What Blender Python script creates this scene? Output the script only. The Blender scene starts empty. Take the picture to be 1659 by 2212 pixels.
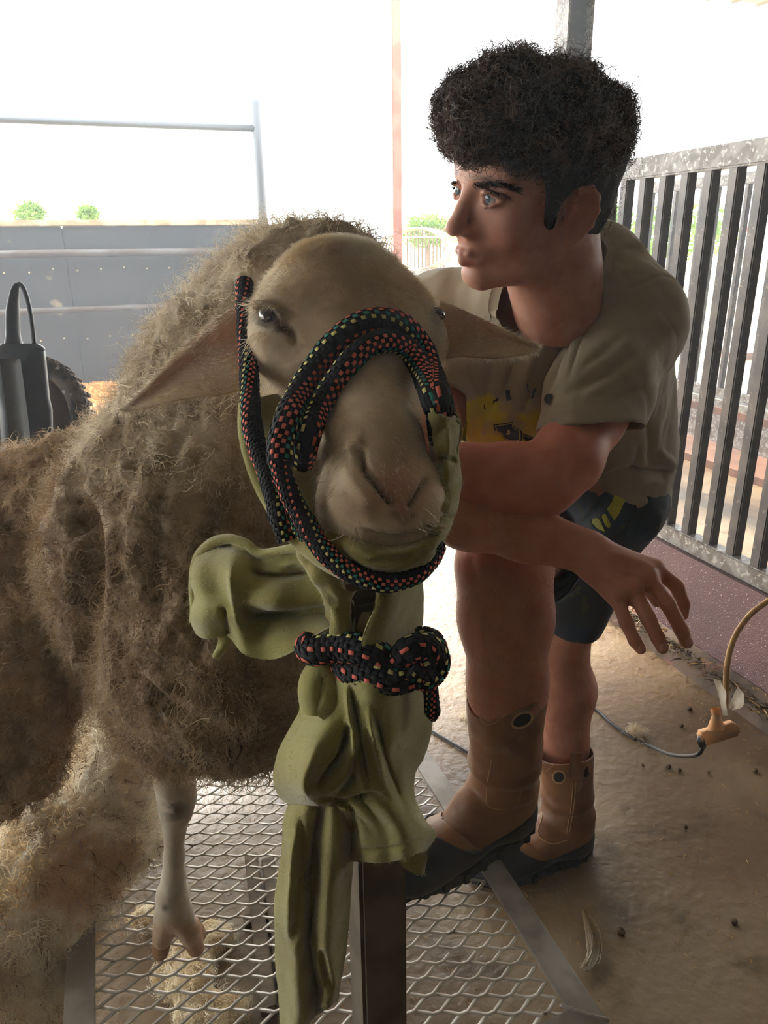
import bpy, bmesh, math, random
import numpy as np
from math import sin, cos, pi, radians, sqrt
from mathutils import Vector, Matrix
from mathutils.bvhtree import BVHTree
random.seed(4); rng = np.random.default_rng(7)
SC = bpy.context.scene; COL = SC.collection
# ------------------------------------------------------------------ camera
PIT, ROL, FPX = radians(20), radians(.8), 2212*26/36
CAM = np.array([0, 0, 1.42]); _R0 = np.array([1., 0, 0]); _U0 = np.array([0, sin(PIT), cos(PIT)])
FW = np.array([0, cos(PIT), -sin(PIT)]); RT = cos(ROL)*_R0-sin(ROL)*_U0; UP = sin(ROL)*_R0+cos(ROL)*_U0
cam = bpy.data.cameras.new('camera'); cam.sensor_fit = 'VERTICAL'; cam.sensor_height = 36; cam.lens = 26
cam.clip_start = .02; cam.clip_end = 400
camo = bpy.data.objects.new('camera', cam); COL.objects.link(camo)
camo.matrix_world = Matrix(((RT[0], UP[0], -FW[0], 0), (RT[1], UP[1], -FW[1], 0), (RT[2], UP[2], -FW[2], 1.42), (0, 0, 0, 1)))
SC.camera = camo
# ------------------------------------------------------------------ world, sun, exposure
SC.view_settings.view_transform = 'Standard'; SC.view_settings.look = 'None'; SC.view_settings.gamma = 1
SC.view_settings.use_curve_mapping = False; SC.view_settings.exposure = 2.4
w = bpy.data.worlds.new('sky'); SC.world = w; w.use_nodes = True
bg = w.node_tree.nodes['Background']; bg.inputs[0].default_value = (.93, .97, 1, 1); bg.inputs[1].default_value = 1.5
sun = bpy.data.lights.new('sun', 'SUN'); sun.energy = 3.0; sun.angle = radians(4); sun.color = (1, .95, .87)
suno = bpy.data.objects.new('sun', sun); COL.objects.link(suno)
_sd = Vector((-.33, .78, .68)); suno.rotation_euler = _sd.to_track_quat('Z', 'Y').to_euler(); suno.location = (-4, 10, 10)
try:
    SC.cycles.use_denoising = True; SC.cycles.max_bounces = 7; SC.cycles.diffuse_bounces = 4
    SC.cycles.transparent_max_bounces = 12; SC.cycles.volume_bounces = 1
except Exception: pass

# ------------------------------------------------------------------ geometry helpers
def ray(x, y): return FW+RT*((x-829.5)/FPX)+UP*((1106-y)/FPX)
def V(x, y, z): return CAM+ray(x, y)*z                       # point at camera depth z
def G(x, y, h=0.):                                            # point on the level plane of height h
    d = ray(x, y); return CAM+d*((h-CAM[2])/d[2])
def PX(P):
    q = np.asarray(P, float)-CAM; z = q@FW
    return np.stack([829.5+FPX*(q@RT)/z, 1106-FPX*(q@UP)/z, z], -1)
AA = radians(20); AX = np.array([-sin(AA), cos(AA), 0]); BX = np.array([cos(AA), sin(AA), 0])
def B(s, t, h=0.): return BX*s+AX*t+np.array([0, 0, h])       # barn frame: s across, t along
def nrm(v): v = np.asarray(v, float); return v/(np.linalg.norm(v)+1e-12)

def mesh(name, v, faces, mat=None, parent=None, smooth=True, mats=None, mi=None, col=None, uv=None):
    v = np.asarray(v, np.float32).reshape(-1, 3)
    me = bpy.data.meshes.new(name)
    if isinstance(faces, np.ndarray) and faces.ndim == 2:
        n, k = faces.shape
        me.vertices.add(len(v)); me.vertices.foreach_set('co', v.ravel())
        me.loops.add(n*k); me.loops.foreach_set('vertex_index', faces.astype(np.int32).ravel())
        me.polygons.add(n); me.polygons.foreach_set('loop_start', np.arange(0, n*k, k, dtype=np.int32))
        me.update(calc_edges=True)
    else:
        me.from_pydata([tuple(map(float, p)) for p in v], [], [tuple(map(int, f)) for f in faces]); me.update()
    if smooth: me.polygons.foreach_set('use_smooth', np.ones(len(me.polygons), bool))
    for m in (mats or ([mat] if mat else [])): me.materials.append(m)
    if mi is not None: me.polygons.foreach_set('material_index', np.asarray(mi, np.int32))
    if col is not None:
        at = me.color_attributes.new('Col', 'FLOAT_COLOR', 'POINT')
        c4 = np.ones((len(v), 4), np.float32); c4[:, :3] = col; at.data.foreach_set('color', c4.ravel())
    if uv is not None:
        l = me.uv_layers.new(name='UVMap'); li = np.zeros(len(me.loops), np.int32); me.loops.foreach_get('vertex_index', li)
        l.data.foreach_set('uv', np.asarray(uv, np.float32)[li].ravel())
    o = bpy.data.objects.new(name, me); COL.objects.link(o)
    if parent: o.parent = parent; o.matrix_parent_inverse = parent.matrix_world.inverted()
    return o
def tag(o, label=None, cat=None, group=None, kind=None):
    for k, x in (('label', label), ('category', cat), ('group', group), ('kind', kind)):
        if x: o[k] = x
    return o
def thing(name, loc, label=None, cat=None, group=None, kind=None):
    o = bpy.data.objects.new(name, None); o.empty_display_size = .05; COL.objects.link(o)
    o.location = Vector(loc); o.matrix_world = Matrix.Translation(Vector(loc)); return tag(o, label, cat, group, kind)
class MB:                                                      # collects simple shapes into one mesh
    def __init__(s): s.v = []; s.f = []
    def add(s, v, f):
        n = len(s.v); s.v += [tuple(map(float, p)) for p in v]; s.f += [tuple(int(i)+n for i in q) for q in f]; return s
    def box(s, c, ax, ay, az, bev=0.):                         # centre, half-axis vectors
        c, ax, ay, az = [np.asarray(q, float) for q in (c, ax, ay, az)]
        if bev <= 0:
            v = [c+i*ax+j*ay+k*az for k in (-1, 1) for j in (-1, 1) for i in (-1, 1)]
            return s.add(v, [(0, 2, 3, 1), (4, 5, 7, 6), (0, 1, 5, 4), (2, 6, 7, 3), (0, 4, 6, 2), (1, 3, 7, 5)])
        la, lb, lc = [np.linalg.norm(q) for q in (ax, ay, az)]; ua, ub, uc = ax/la, ay/lb, az/lc
        bm = bmesh.new(); bmesh.ops.create_cube(bm, size=2)
        for q in bm.verts: q.co = Vector((q.co.x*la, q.co.y*lb, q.co.z*lc))
        bmesh.ops.bevel(bm, geom=bm.edges[:], offset=min(bev, .45*min(la, lb, lc)*2), segments=2, affect='EDGES')
        bm.verts.index_update()
        v = [c+q.co.x*ua+q.co.y*ub+q.co.z*uc for q in bm.verts]; f = [[q.index for q in p.verts] for p in bm.faces]; bm.free()
        return s.add(v, f)
    def tube(s, pts, r, n=12, cap=True, squash=1.):
        v, f = tube_arr(pts, r, n, squash); k = len(pts); s_ = [tuple(q) for q in f]
        if cap: s_ += [tuple(range(n))[::-1], tuple(range((k-1)*n, k*n))]
        return s.add(v, s_)
    def build(s, name, mat, parent=None, smooth=False): 
        o = mesh(name, s.v, s.f, mat, parent, smooth)
        return o
def frames(P):
    P = np.asarray(P, float); T = np.gradient(P, axis=0); T /= np.linalg.norm(T, axis=1)[:, None]+1e-12
    n = np.cross(T[0], [0.13, .2, 1.]); 
    if np.linalg.norm(n) < 1e-3: n = np.cross(T[0], [1, 0, 0])
    n = nrm(n); N = []
    for t in T: n = nrm(n-t*(n@t)); N.append(n)
    N = np.array(N); return T, N, np.cross(T, N)
def tube_arr(P, r, n=12, squash=1.):
    P = np.asarray(P, float); T, N, Bn = frames(P); r = np.broadcast_to(np.asarray(r, float), (len(P),))
    a = np.arange(n)/n*2*pi
    v = P[:, None]+r[:, None, None]*(N[:, None]*np.cos(a)[None, :, None]+squash*Bn[:, None]*np.sin(a)[None, :, None])
    i = np.arange(len(P)-1)[:, None]*n; j = np.arange(n)[None]; j2 = (j+1) % n
    f = np.stack([i+j, i+j2, i+n+j2, i+n+j], -1).reshape(-1, 4); return v.reshape(-1, 3), f
def spline(P, n):                                              # Catmull-Rom resample (any dims)
    P = np.asarray(P, float); Q = np.vstack([2*P[0]-P[1], P, 2*P[-1]-P[-2]])
    L = np.r_[0, np.cumsum(np.linalg.norm(np.diff(P, axis=0), axis=1)+1e-9)]; u = np.linspace(0, L[-1], n)
    i = np.clip(np.searchsorted(L, u, 'right')-1, 0, len(P)-2); t = ((u-L[i])/(L[i+1]-L[i]))[:, None]
    a, b, c, d = Q[i], Q[i+1], Q[i+2], Q[i+3]
    return .5*(2*b+(c-a)*t+(2*a-5*b+4*c-d)*t*t+(3*b-a-3*c+d)*t**3)
def hash3(i, j, k, s=0):
    h = (i*374761393+j*668265263+k*2147483647+s*1274126177) & 0xffffffff
    h = ((h ^ (h >> 13))*1274126177) & 0xffffffff
    return ((h ^ (h >> 16)) & 0xffff)/65535.
def noise(P, sc=1., s=0):                                      # value noise -1..1
    P = np.asarray(P, float)*sc; I = np.floor(P).astype(np.int64); f = P-I; f = f*f*(3-2*f); o = 0
    for a in (0, 1):
        for b in (0, 1):
            for c in (0, 1):
                wgt = (f[..., 0] if a else 1-f[..., 0])*(f[..., 1] if b else 1-f[..., 1])*(f[..., 2] if c else 1-f[..., 2])
                o = o+wgt*hash3(I[..., 0]+a, I[..., 1]+b, I[..., 2]+c, s)
    return o*2-1
def fbm(P, sc, o=3, s=0): return sum(noise(P, sc*2.03**i, s+i)*.5**i for i in range(o))
def cells(P, sc, s=0):                                         # distance to the nearest jittered point, 0..~1
    P = np.asarray(P, float)*sc; I = np.floor(P).astype(np.int64); best = np.full(P.shape[:-1], 9.)
    for a in (-1, 0, 1):
        for b in (-1, 0, 1):
            for c in (-1, 0, 1):
                J = I+np.array([a, b, c])
                q = np.stack([hash3(J[..., 0], J[..., 1], J[..., 2], s+m) for m in (1, 2, 3)], -1)+J-P
                best = np.minimum(best, (q*q).sum(-1))
    return np.sqrt(best)
class SDF:                                                     # smooth-union body surfaces, meshed by surface nets
    def __init__(s, lo, hi, h):
        s.lo = np.array(lo, float); s.h = h; s.n = np.ceil((np.array(hi)-s.lo)/h).astype(int)+1
        s.d = np.full(s.n, 1., np.float32)
    def _w(s, lo, hi):
        i0 = np.clip(np.floor((lo-s.lo)/s.h).astype(int), 0, s.n-1); i1 = np.clip(np.ceil((hi-s.lo)/s.h).astype(int)+1, 1, s.n)
        g = [(s.lo[k]+s.h*np.arange(i0[k], i1[k])).astype(np.float32) for k in range(3)]
        return tuple(slice(i0[k], max(i1[k], i0[k])) for k in range(3)), np.meshgrid(*g, indexing='ij')
    def _op(s, w, q, k, sub):
        a = s.d[w]
        if a.size == 0: return
        if sub: q = -q; hh = np.maximum(k-np.abs(a-q), 0)/k; s.d[w] = np.maximum(a, q)+hh*hh*k*.25
        else: hh = np.maximum(k-np.abs(a-q), 0)/k; s.d[w] = np.minimum(a, q)-hh*hh*k*.25
    def cap(s, a, b, ra, rb=None, k=.02, sub=False):
        a = np.asarray(a, float); b = np.asarray(b, float); rb = ra if rb is None else rb; m = max(ra, rb)+k+2*s.h
        w, (X, Y, Z) = s._w(np.minimum(a, b)-m, np.maximum(a, b)+m); ab = b-a
        t = np.clip(((X-a[0])*ab[0]+(Y-a[1])*ab[1]+(Z-a[2])*ab[2])/(ab@ab+1e-12), 0, 1)
        q = np.sqrt((X-a[0]-t*ab[0])**2+(Y-a[1]-t*ab[1])**2+(Z-a[2]-t*ab[2])**2)-(ra+(rb-ra)*t)
        s._op(w, q, k, sub); return s
    def ell(s, c, r, M=None, k=.02, sub=False):                # M rows = axes
        c = np.asarray(c, float); r = np.asarray(r, float); m = r.max()+k+2*s.h; M = np.eye(3) if M is None else np.asarray(M)
        w, (X, Y, Z) = s._w(c-m, c+m); X = X-c[0]; Y = Y-c[1]; Z = Z-c[2]
        L = [X*M[i][0]+Y*M[i][1]+Z*M[i][2] for i in range(3)]
        k0 = np.sqrt(sum((L[i]/r[i])**2 for i in range(3)))+1e-9; k1 = np.sqrt(sum((L[i]/r[i]**2)**2 for i in range(3)))+1e-9
        s._op(w, k0*(k0-1)/k1, k, sub); return s
    def mesh(s):
        d = s.d; S = d < 0; n = s.n
        c = np.zeros(n-1, np.int8)
        for a in (0, 1):
            for b in (0, 1):
                for e in (0, 1): c += S[a:n[0]-1+a, b:n[1]-1+b, e:n[2]-1+e]
        I, J, K = np.nonzero((c > 0) & (c < 8)); idx = np.full(n-1, -1, np.int32); idx[I, J, K] = np.arange(len(I))
        P = np.zeros((len(I), 3)); cnt = np.zeros(len(I)); D = {}
        for a in (0, 1):
            for b in (0, 1):
                for e in (0, 1): D[a, b, e] = d[I+a, J+b, K+e]
        for p in D:
            for ax in range(3):
                if p[ax] == 0:
                    q = list(p); q[ax] = 1; q = tuple(q); u, v = D[p], D[q]; m = (u < 0) != (v < 0)
                    t = np.where(m, u/(u-v+1e-12*(u == v)), 0)
                    for x in range(3): P[:, x] += m*(p[x]+(t if x == ax else 0))
                    cnt += m
        P = P/cnt[:, None]+np.stack([I, J, K], 1); P = P*s.h+s.lo; F = []
        for ax in range(3):
            o1, o2 = [(1, 2), (2, 0), (0, 1)][ax]
            sl0 = [slice(1, n[x]-1) for x in range(3)]; sl1 = list(sl0); sl0[ax] = slice(0, n[ax]-1); sl1[ax] = slice(1, n[ax])
            u, v = S[tuple(sl0)], S[tuple(sl1)]; m = np.nonzero(u != v); ijk = np.stack(m, 1)+[0 if x == ax else 1 for x in range(3)]
            e1 = np.zeros(3, int); e1[o1] = 1; e2 = np.zeros(3, int); e2[o2] = 1
            g = lambda Q: idx[Q[:, 0], Q[:, 1], Q[:, 2]]
            f = np.stack([g(ijk-e1-e2), g(ijk-e2), g(ijk), g(ijk-e1)], 1); flip = ~u[m]; f[flip] = f[flip][:, ::-1]; F.append(f)
        F = np.vstack(F); return P, F
def edge_loops(f):
    e = np.vstack([f[:, [0, 1]], f[:, [1, 2]], f[:, [2, 3]], f[:, [3, 0]]]); k = np.sort(e, 1); u, inv, cnt = np.unique(k, axis=0, return_inverse=True, return_counts=True)
    b = e[cnt[inv.ravel()] == 1]; nx = {}
    for p, q_ in b: nx.setdefault(int(p), []).append(int(q_))
    loops = []
    while nx:
        st_ = next(iter(nx)); L = [st_]; c = st_
        while c in nx:
            t = nx[c].pop(); 
            if not nx[c]: del nx[c]
            if t == st_: break
            L.append(t); c = t
        loops.append(L)
    return loops
def trim_edges(v, f, it=14):
    v = v.copy(); L_ = [l for l in edge_loops(f) if len(l) > 12]
    for L in L_:
        P = v[L]
        for _ in range(it): P = .5*P+.25*(np.roll(P, 1, 0)+np.roll(P, -1, 0))
        v[L] = P
    return v, L_
def relax(v, f, it=2, lam=.5):
    e = np.vstack([f[:, [0, 1]], f[:, [1, 2]], f[:, [2, 3]], f[:, [3, 0]]]); n = len(v)
    for _ in range(it):
        acc = np.zeros_like(v); cnt = np.bincount(e.ravel(), minlength=n)
        for x in range(3): acc[:, x] = np.bincount(e[:, 0], v[e[:, 1], x], n)+np.bincount(e[:, 1], v[e[:, 0], x], n)
        v = v+lam*(acc/np.maximum(cnt, 1)[:, None]-v)
    return v
def normals(v, f):
    n = np.cross(v[f[:, 2]]-v[f[:, 0]], v[f[:, 3 if f.shape[1] > 3 else 1]]-v[f[:, 1 if f.shape[1] > 3 else 0]])
    if f.shape[1] == 3: n = -n
    o = np.zeros_like(v)
    for k in range(f.shape[1]):
        for x in range(3): o[:, x] += np.bincount(f[:, k], n[:, x], len(v))
    return o/(np.linalg.norm(o, axis=1)[:, None]+1e-12)
def prune(v, f, keep):                                         # keep faces whose verts all satisfy mask
    f = f[keep[f].all(1)]; u, inv = np.unique(f, return_inverse=True); return v[u], inv.reshape(f.shape), u
def pdist(q, poly):                                            # 2-D distance of points to a polyline
    poly = np.asarray(poly, float); best = np.full(len(q), 1e9); tt = np.zeros(len(q))
    for i in range(len(poly)-1):
        a, b = poly[i], poly[i+1]; ab = b-a; t = np.clip(((q-a)@ab)/(ab@ab+1e-9), 0, 1)
        d = np.linalg.norm(q-a-t[:, None]*ab, axis=1); m = d < best; best[m] = d[m]; tt[m] = (i+t[m])/(len(poly)-1)
    return best, tt
def facing(v, n): 
    d = CAM-v; d /= np.linalg.norm(d, axis=1)[:, None]; return np.clip(((n*d).sum(1)-.05)/.2, 0, 1)
def groove(v, n, poly, w, dep, taper=True, face=True):         # dep>0 raises a ridge, dep<0 cuts a crease
    q = PX(v); d, t = pdist(q[:, :2], spline(poly, 24) if len(poly) > 2 else poly)
    g = np.exp(-(d/w)**2)
    if taper: g = g*np.clip(4*t*(1-t)*1.6, 0, 1)
    if face: g = g*facing(v, n)
    v += n*(dep*g)[:, None]; return g
def blob(v, n, x, y, rx, ry, dep, ang=0., face=True):
    q = PX(v); dx, dy = q[:, 0]-x, q[:, 1]-y; c, s_ = cos(radians(ang)), sin(radians(ang))
    g = np.exp(-(((dx*c+dy*s_)/rx)**2+((-dx*s_+dy*c)/ry)**2))
    if face: g = g*facing(v, n)
    v += n*(dep*g)[:, None]; return g
def mixc(col, g, c): g = np.clip(g, 0, 1)[:, None]; col *= 1-g; col += g*np.asarray(c, float)
def loft(A_, B_, nu, nv, bulge=None, thick=.004, rows=None):
    """sheet between polylines of (px,py,depth); bulge(s,t) metres toward the camera; returns closed thin shell"""
    Ls = [spline(np.array(q, float), nu) for q in ([A_]+(rows or [])+[B_])]; L = np.array(Ls)
    if len(Ls) > 2: P = np.stack([spline(L[:, i], nv) for i in range(nu)], 0)
    else:
        t = np.linspace(0, 1, nv)[None, :, None]; P = L[0][:, None]*(1-t)+L[1][:, None]*t
    s = np.linspace(0, 1, nu)[:, None]; t = np.linspace(0, 1, nv)[None]
    z = P[..., 2]-(bulge(s, t) if bulge else 0)
    W = CAM+(FW+RT*((P[..., 0:1]-829.5)/FPX)+UP*((1106-P[..., 1:2])/FPX))*z[..., None]
    return shell(W, thick)
def shell(W, thick):
    nu, nv = W.shape[:2]; du = np.gradient(W, axis=0); dv = np.gradient(W, axis=1); N = np.cross(du, dv)
    N /= np.linalg.norm(N, axis=2)[..., None]+1e-12
    if ((CAM-W)*N).sum() < 0: N = -N
    e = np.ones((nu, nv)); e[[0, -1]] = .55; e[:, [0, -1]] = .55
    v = np.concatenate([(W+N*thick*.5*e[..., None]).reshape(-1, 3), (W-N*thick*.5*e[..., None]).reshape(-1, 3)])
    I = np.arange(nu*nv).reshape(nu, nv); q = np.stack([I[:-1, :-1], I[1:, :-1], I[1:, 1:], I[:-1, 1:]], -1).reshape(-1, 4)
    rim = np.concatenate([I[0, :], I[1:, -1], I[-1, -2::-1], I[-2:0:-1, 0]]); r2 = np.roll(rim, -1); m = nu*nv
    f = np.vstack([q, q[:, ::-1]+m, np.stack([rim, rim+m, r2+m, r2], 1)])
    n0 = np.cross(v[q[0, 2]]-v[q[0, 0]], v[q[0, 3]]-v[q[0, 1]])
    if n0@N[0, 0] < 0: f = f[:, ::-1]
    return v, f
def joinvf(L):
    v = []; f = []; n = 0
    for a, b in L: v.append(a); f.append(np.asarray(b)+n); n += len(a)
    return np.vstack(v), np.vstack(f)
def strands(P, D, L, wid, seg=4, curl=0., turns=1.5, droop=0., clump=0., rnd=.25, ck=.02):
    """tapered ribbons from roots P along D"""
    n = len(P); L = np.broadcast_to(L, (n,)); D = D+rng.normal(0, rnd, (n, 3)); D /= np.linalg.norm(D, axis=1)[:, None]
    e1 = np.cross(D, rng.normal(0, 1, (n, 3))); e1 /= np.linalg.norm(e1, axis=1)[:, None]+1e-9; e2 = np.cross(D, e1)
    t = np.linspace(0, 1, seg+1); ph = rng.uniform(0, 6.28, n); tn = turns*rng.uniform(.6, 1.4, n)
    X = P[:, None]+D[:, None]*(L[:, None]*t[None])[..., None]
    if curl:
        a = ph[:, None]+tn[:, None]*2*pi*t[None]; amp = curl*np.minimum(t*2.5, 1)[None, :, None]
        X = X+amp*((np.cos(a)-np.cos(ph)[:, None])[..., None]*e1[:, None]+(np.sin(a)-np.sin(ph)[:, None])[..., None]*e2[:, None])
    if clump:
        key = np.round(P/ck).astype(np.int64); cc = key*ck; cd = np.stack([hash3(key[:, 0], key[:, 1], key[:, 2], m) for m in (1, 2, 3)], -1)-.5
        tip = cc+(D*L[:, None]).mean(0)*0+D*L[:, None]*.9+cd*ck*1.2
        X = X+(tip-X[:, -1])[:, None]*(clump*t**1.5)[None, :, None]
    X[..., 2] -= (droop*L)[:, None]*(t**2)[None]
    sd = np.cross(np.gradient(X, axis=1), rng.normal(0, 1, (n, 1, 3))); sd /= np.linalg.norm(sd, axis=2)[..., None]+1e-9
    ww = wid*(1-.85*t**1.5)[None, :, None]*rng.uniform(.6, 1.4, (n, 1, 1)); v = np.stack([X-sd*ww/2, X+sd*ww/2], 2).reshape(-1, 3)
    b = (np.arange(n)*(seg+1)*2)[:, None]+(np.arange(seg)*2)[None]
    return v, np.stack([b, b+1, b+3, b+2], -1).reshape(-1, 4)
def scatter(v, f, n, mask=None):                               # random points on a quad mesh: points, normals
    nn = normals(v, f); a = np.linalg.norm(np.cross(v[f[:, 2]]-v[f[:, 0]], v[f[:, 3]]-v[f[:, 1]]), axis=1)
    if mask is not None: a = a*mask[f].mean(1)
    i = rng.choice(len(f), n, p=a/a.sum()); u, w_ = rng.random((2, n, 1)); q = f[i]
    lerp = lambda A_: (A_[q[:, 0]]*(1-u)+A_[q[:, 1]]*u)*(1-w_)+(A_[q[:, 3]]*(1-u)+A_[q[:, 2]]*u)*w_
    N = lerp(nn); return lerp(v), N/(np.linalg.norm(N, axis=1)[:, None]+1e-9)
# ------------------------------------------------------------------ materials
def mat(name, c, c2=None, sc=8., rough=.6, metal=0., bump=0., bsc=60., sss=0., ssr=(.01, .004, .003), trans=0., attr=False,
        mixpos=(.4, .6), spec=.5, coat=0., dist=.002, stretch=None, detail=4., sheen=0., c3=None, sc3=30., pos3=(.6, .68)):
    m = bpy.data.materials.new(name); m.use_nodes = True; nt = m.node_tree; nd = nt.nodes; lk = nt.links
    p = nd['Principled BSDF']; p.inputs['Roughness'].default_value = rough; p.inputs['Metallic'].default_value = metal
    p.inputs['Specular IOR Level'].default_value = spec
    tc = nd.new('ShaderNodeTexCoord'); co = tc.outputs['Object']
    if stretch:
        mp = nd.new('ShaderNodeMapping'); mp.inputs['Scale'].default_value = stretch; lk.new(co, mp.inputs[0]); co = mp.outputs[0]
    def nz(s, det=4., src=None):
        n = nd.new('ShaderNodeTexNoise'); n.inputs['Scale'].default_value = s; n.inputs['Detail'].default_value = det
        lk.new(src or co, n.inputs['Vector']); return n
    def mx(fac, a, b, mode='MIX'):
        x = nd.new('ShaderNodeMix'); x.data_type = 'RGBA'; x.blend_type = mode
        for s_, q in ((x.inputs[0], fac), (x.inputs[6], a), (x.inputs[7], b)):
            if hasattr(q, 'node'): lk.new(q, s_)
            else: s_.default_value = q if isinstance(q, (int, float)) else (*q[:3], 1)
        return x.outputs[2]
    def rg(src, lo, hi):
        r_ = nd.new('ShaderNodeMapRange'); r_.inputs[1].default_value = lo; r_.inputs[2].default_value = hi; r_.interpolation_type = 'SMOOTHSTEP'
        lk.new(src, r_.inputs[0]); return r_.outputs[0]
    base = c
    if attr:
        at = nd.new('ShaderNodeAttribute'); at.attribute_name = 'Col'; base = at.outputs['Color']
    if c2 is not None:
        g = rg(nz(sc, detail).outputs['Fac'], *mixpos)
        base = mx(g, base, mx(1., base, c2, 'MULTIPLY') if attr else c2)
    if c3 is not None: base = mx(rg(nz(sc3, 5).outputs['Fac'], *pos3), base, c3)
    if hasattr(base, 'node'): lk.new(base, p.inputs['Base Color'])
    else: p.inputs['Base Color'].default_value = (*base, 1)
    if bump:
        bn = nd.new('ShaderNodeBump'); bn.inputs['Strength'].default_value = bump; bn.inputs['Distance'].default_value = dist
        lk.new(nz(bsc, 5).outputs['Fac'], bn.inputs['Height']); lk.new(bn.outputs[0], p.inputs['Normal'])
    if sss:
        p.inputs['Subsurface Weight'].default_value = sss; p.inputs['Subsurface Radius'].default_value = ssr; p.inputs['Subsurface Scale'].default_value = 1
    if coat: p.inputs['Coat Weight'].default_value = coat
    if sheen: p.inputs['Sheen Weight'].default_value = sheen
    if trans:
        tr = nd.new('ShaderNodeBsdfTranslucent'); ms = nd.new('ShaderNodeMixShader'); ms.inputs[0].default_value = trans
        if hasattr(base, 'node'): lk.new(base, tr.inputs[0])
        else: tr.inputs[0].default_value = (*base, 1)
        lk.new(p.outputs[0], ms.inputs[1]); lk.new(tr.outputs[0], ms.inputs[2]); lk.new(ms.outputs[0], nd['Material Output'].inputs[0])
    return m
def S_(r, g, b): return tuple(((x/255+.055)/1.055)**2.4 if x > 10 else x/255/12.92 for x in (r, g, b))
# ================================================================== SETTING
M = {}
M['floor'] = mat('concrete', S_(136, 116, 88), S_(104, 82, 56), 1.6, rough=.42, bump=.55, bsc=38, dist=.006, c3=S_(84, 64, 42), sc3=5, pos3=(.52, .70), spec=.55)
M['dirt'] = mat('outside_ground', S_(205, 195, 170), S_(180, 165, 130), .6, rough=.9, bump=.4, bsc=20)
M['roof'] = mat('roof_steel', S_(150, 150, 145), rough=.5, metal=.3)
M['panel'] = mat('black_panel', S_(26, 28, 33), S_(36, 36, 38), 1.2, rough=.55, c3=S_(120, 108, 84), sc3=3.2, pos3=(.66, .74), bump=.2, bsc=20)
M['cream'] = mat('cream_edge', S_(190, 175, 140), S_(150, 130, 96), 6, rough=.6)
M['pipe'] = mat('weathered_pipe', S_(80, 76, 72), S_(64, 52, 42), 3, rough=.5, metal=.5, bump=.2)
M['darkpipe'] = mat('grey_pipe', S_(88, 92, 96), rough=.45, metal=.4)
M['galv'] = mat('galvanised_steel', S_(186, 181, 172), S_(150, 143, 132), 10, rough=.4, metal=.2, bump=.15, bsc=90, c3=S_(84, 62, 42), sc3=16, pos3=(.66, .74))
M['fence'] = mat('dusty_black_steel', S_(84, 81, 79), S_(104, 98, 92), 9, rough=.36, metal=.3, bump=.2, bsc=120, c3=S_(150, 140, 126), sc3=50, pos3=(.60, .74))
M['rail'] = mat('worn_grey_steel', S_(140, 136, 130), S_(110, 102, 94), 22, rough=.4, metal=.2, bump=.3, bsc=80, c3=S_(176, 172, 166), sc3=60, pos3=(.56, .62))
M['maroon'] = mat('maroon_steel', S_(92, 58, 54), S_(76, 46, 42), 3, rough=.3, bump=.9, bsc=230, dist=.003, metal=.3, c3=S_(182, 166, 160), sc3=160, pos3=(.64, .70))
M['grime'] = mat('grimy_edge', S_(96, 76, 60), S_(74, 58, 42), 12, rough=.8, bump=.4, bsc=60, c3=S_(124, 84, 74), sc3=9, pos3=(.55, .65))
M['rust'] = mat('rust_paint', S_(124, 86, 66), S_(100, 70, 54), 5, rough=.6)
M['orange'] = mat('red_oxide_paint', S_(176, 112, 92), S_(150, 90, 70), 4, rough=.6)
M['straw'] = mat('straw', S_(196, 158, 96), S_(160, 116, 60), 30, rough=.8, trans=.3)
M['shav'] = mat('wood_shavings', S_(222, 168, 96), S_(186, 124, 58), 30, rough=.9, trans=.3)
M['leaf'] = mat('leaves', S_(120, 150, 60), S_(90, 120, 40), 2, rough=.7, trans=.4)
M['grass'] = mat('grass', S_(150, 165, 90), S_(120, 140, 60), 1, rough=.9)
M['debris'] = mat('dark_debris', S_(66, 50, 34), S_(96, 78, 52), 30, rough=.9)

def slab(name, s0, s1, t0, t1, h0, h1, m, kind='structure', parent=None):
    o = MB().box(B((s0+s1)/2, (t0+t1)/2, (h0+h1)/2), BX*(s1-s0)/2, AX*(t1-t0)/2, (0, 0, (h1-h0)/2)).build(name, m, parent)
    if not parent: tag(o, kind=kind)
    return o
# concrete floor of the barn, finely divided near the camera and gently uneven
n = 150; S0 = np.linspace(-7, 7.5, n); T0 = np.linspace(-4, 10.2, n)
gs, gt = np.meshgrid(S0, T0, indexing='ij'); P = BX*gs[..., None]+AX*gt[..., None]
P[..., 2] = 0
I = np.arange(n*n).reshape(n, n); fq = np.stack([I[:-1, :-1], I[1:, :-1], I[1:, 1:], I[:-1, 1:]], -1).reshape(-1, 4)
tag(mesh('floor', P.reshape(-1, 3), fq, M['floor']), 'dusty stained concrete barn floor', kind='structure')
slab('trim_9', -60, 60, -40, 120, -.35, -.03, M['dirt'])
bpy.data.objects['trim_9'].name = 'ground'
slab('ceiling', -7, 9, -4, 5.93, 3.32, 3.4, M['roof'])
m_ = MB()
for k in range(60): m_.tube([B(-7+k*.27, 5.95, 3.34), B(-7+k*.27, -4, 3.34)], .035, 8)
o = m_.build('roof_rib', M['roof'], bpy.data.objects['ceiling']); o['kind'] = 'stuff'
slab('unseen_wall_front', -7, 9, -4.1, -4, 0, 3.32, M['panel'])  # these three unseen walls are added to cut the front fill light
slab('unseen_wall_right', 9, 9.1, -4, 1.0, 0, 3.32, M['panel'])
slab('unseen_wall_left', -7.1, -7, -4, 1.0, 0, 3.32, M['panel'])
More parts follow.
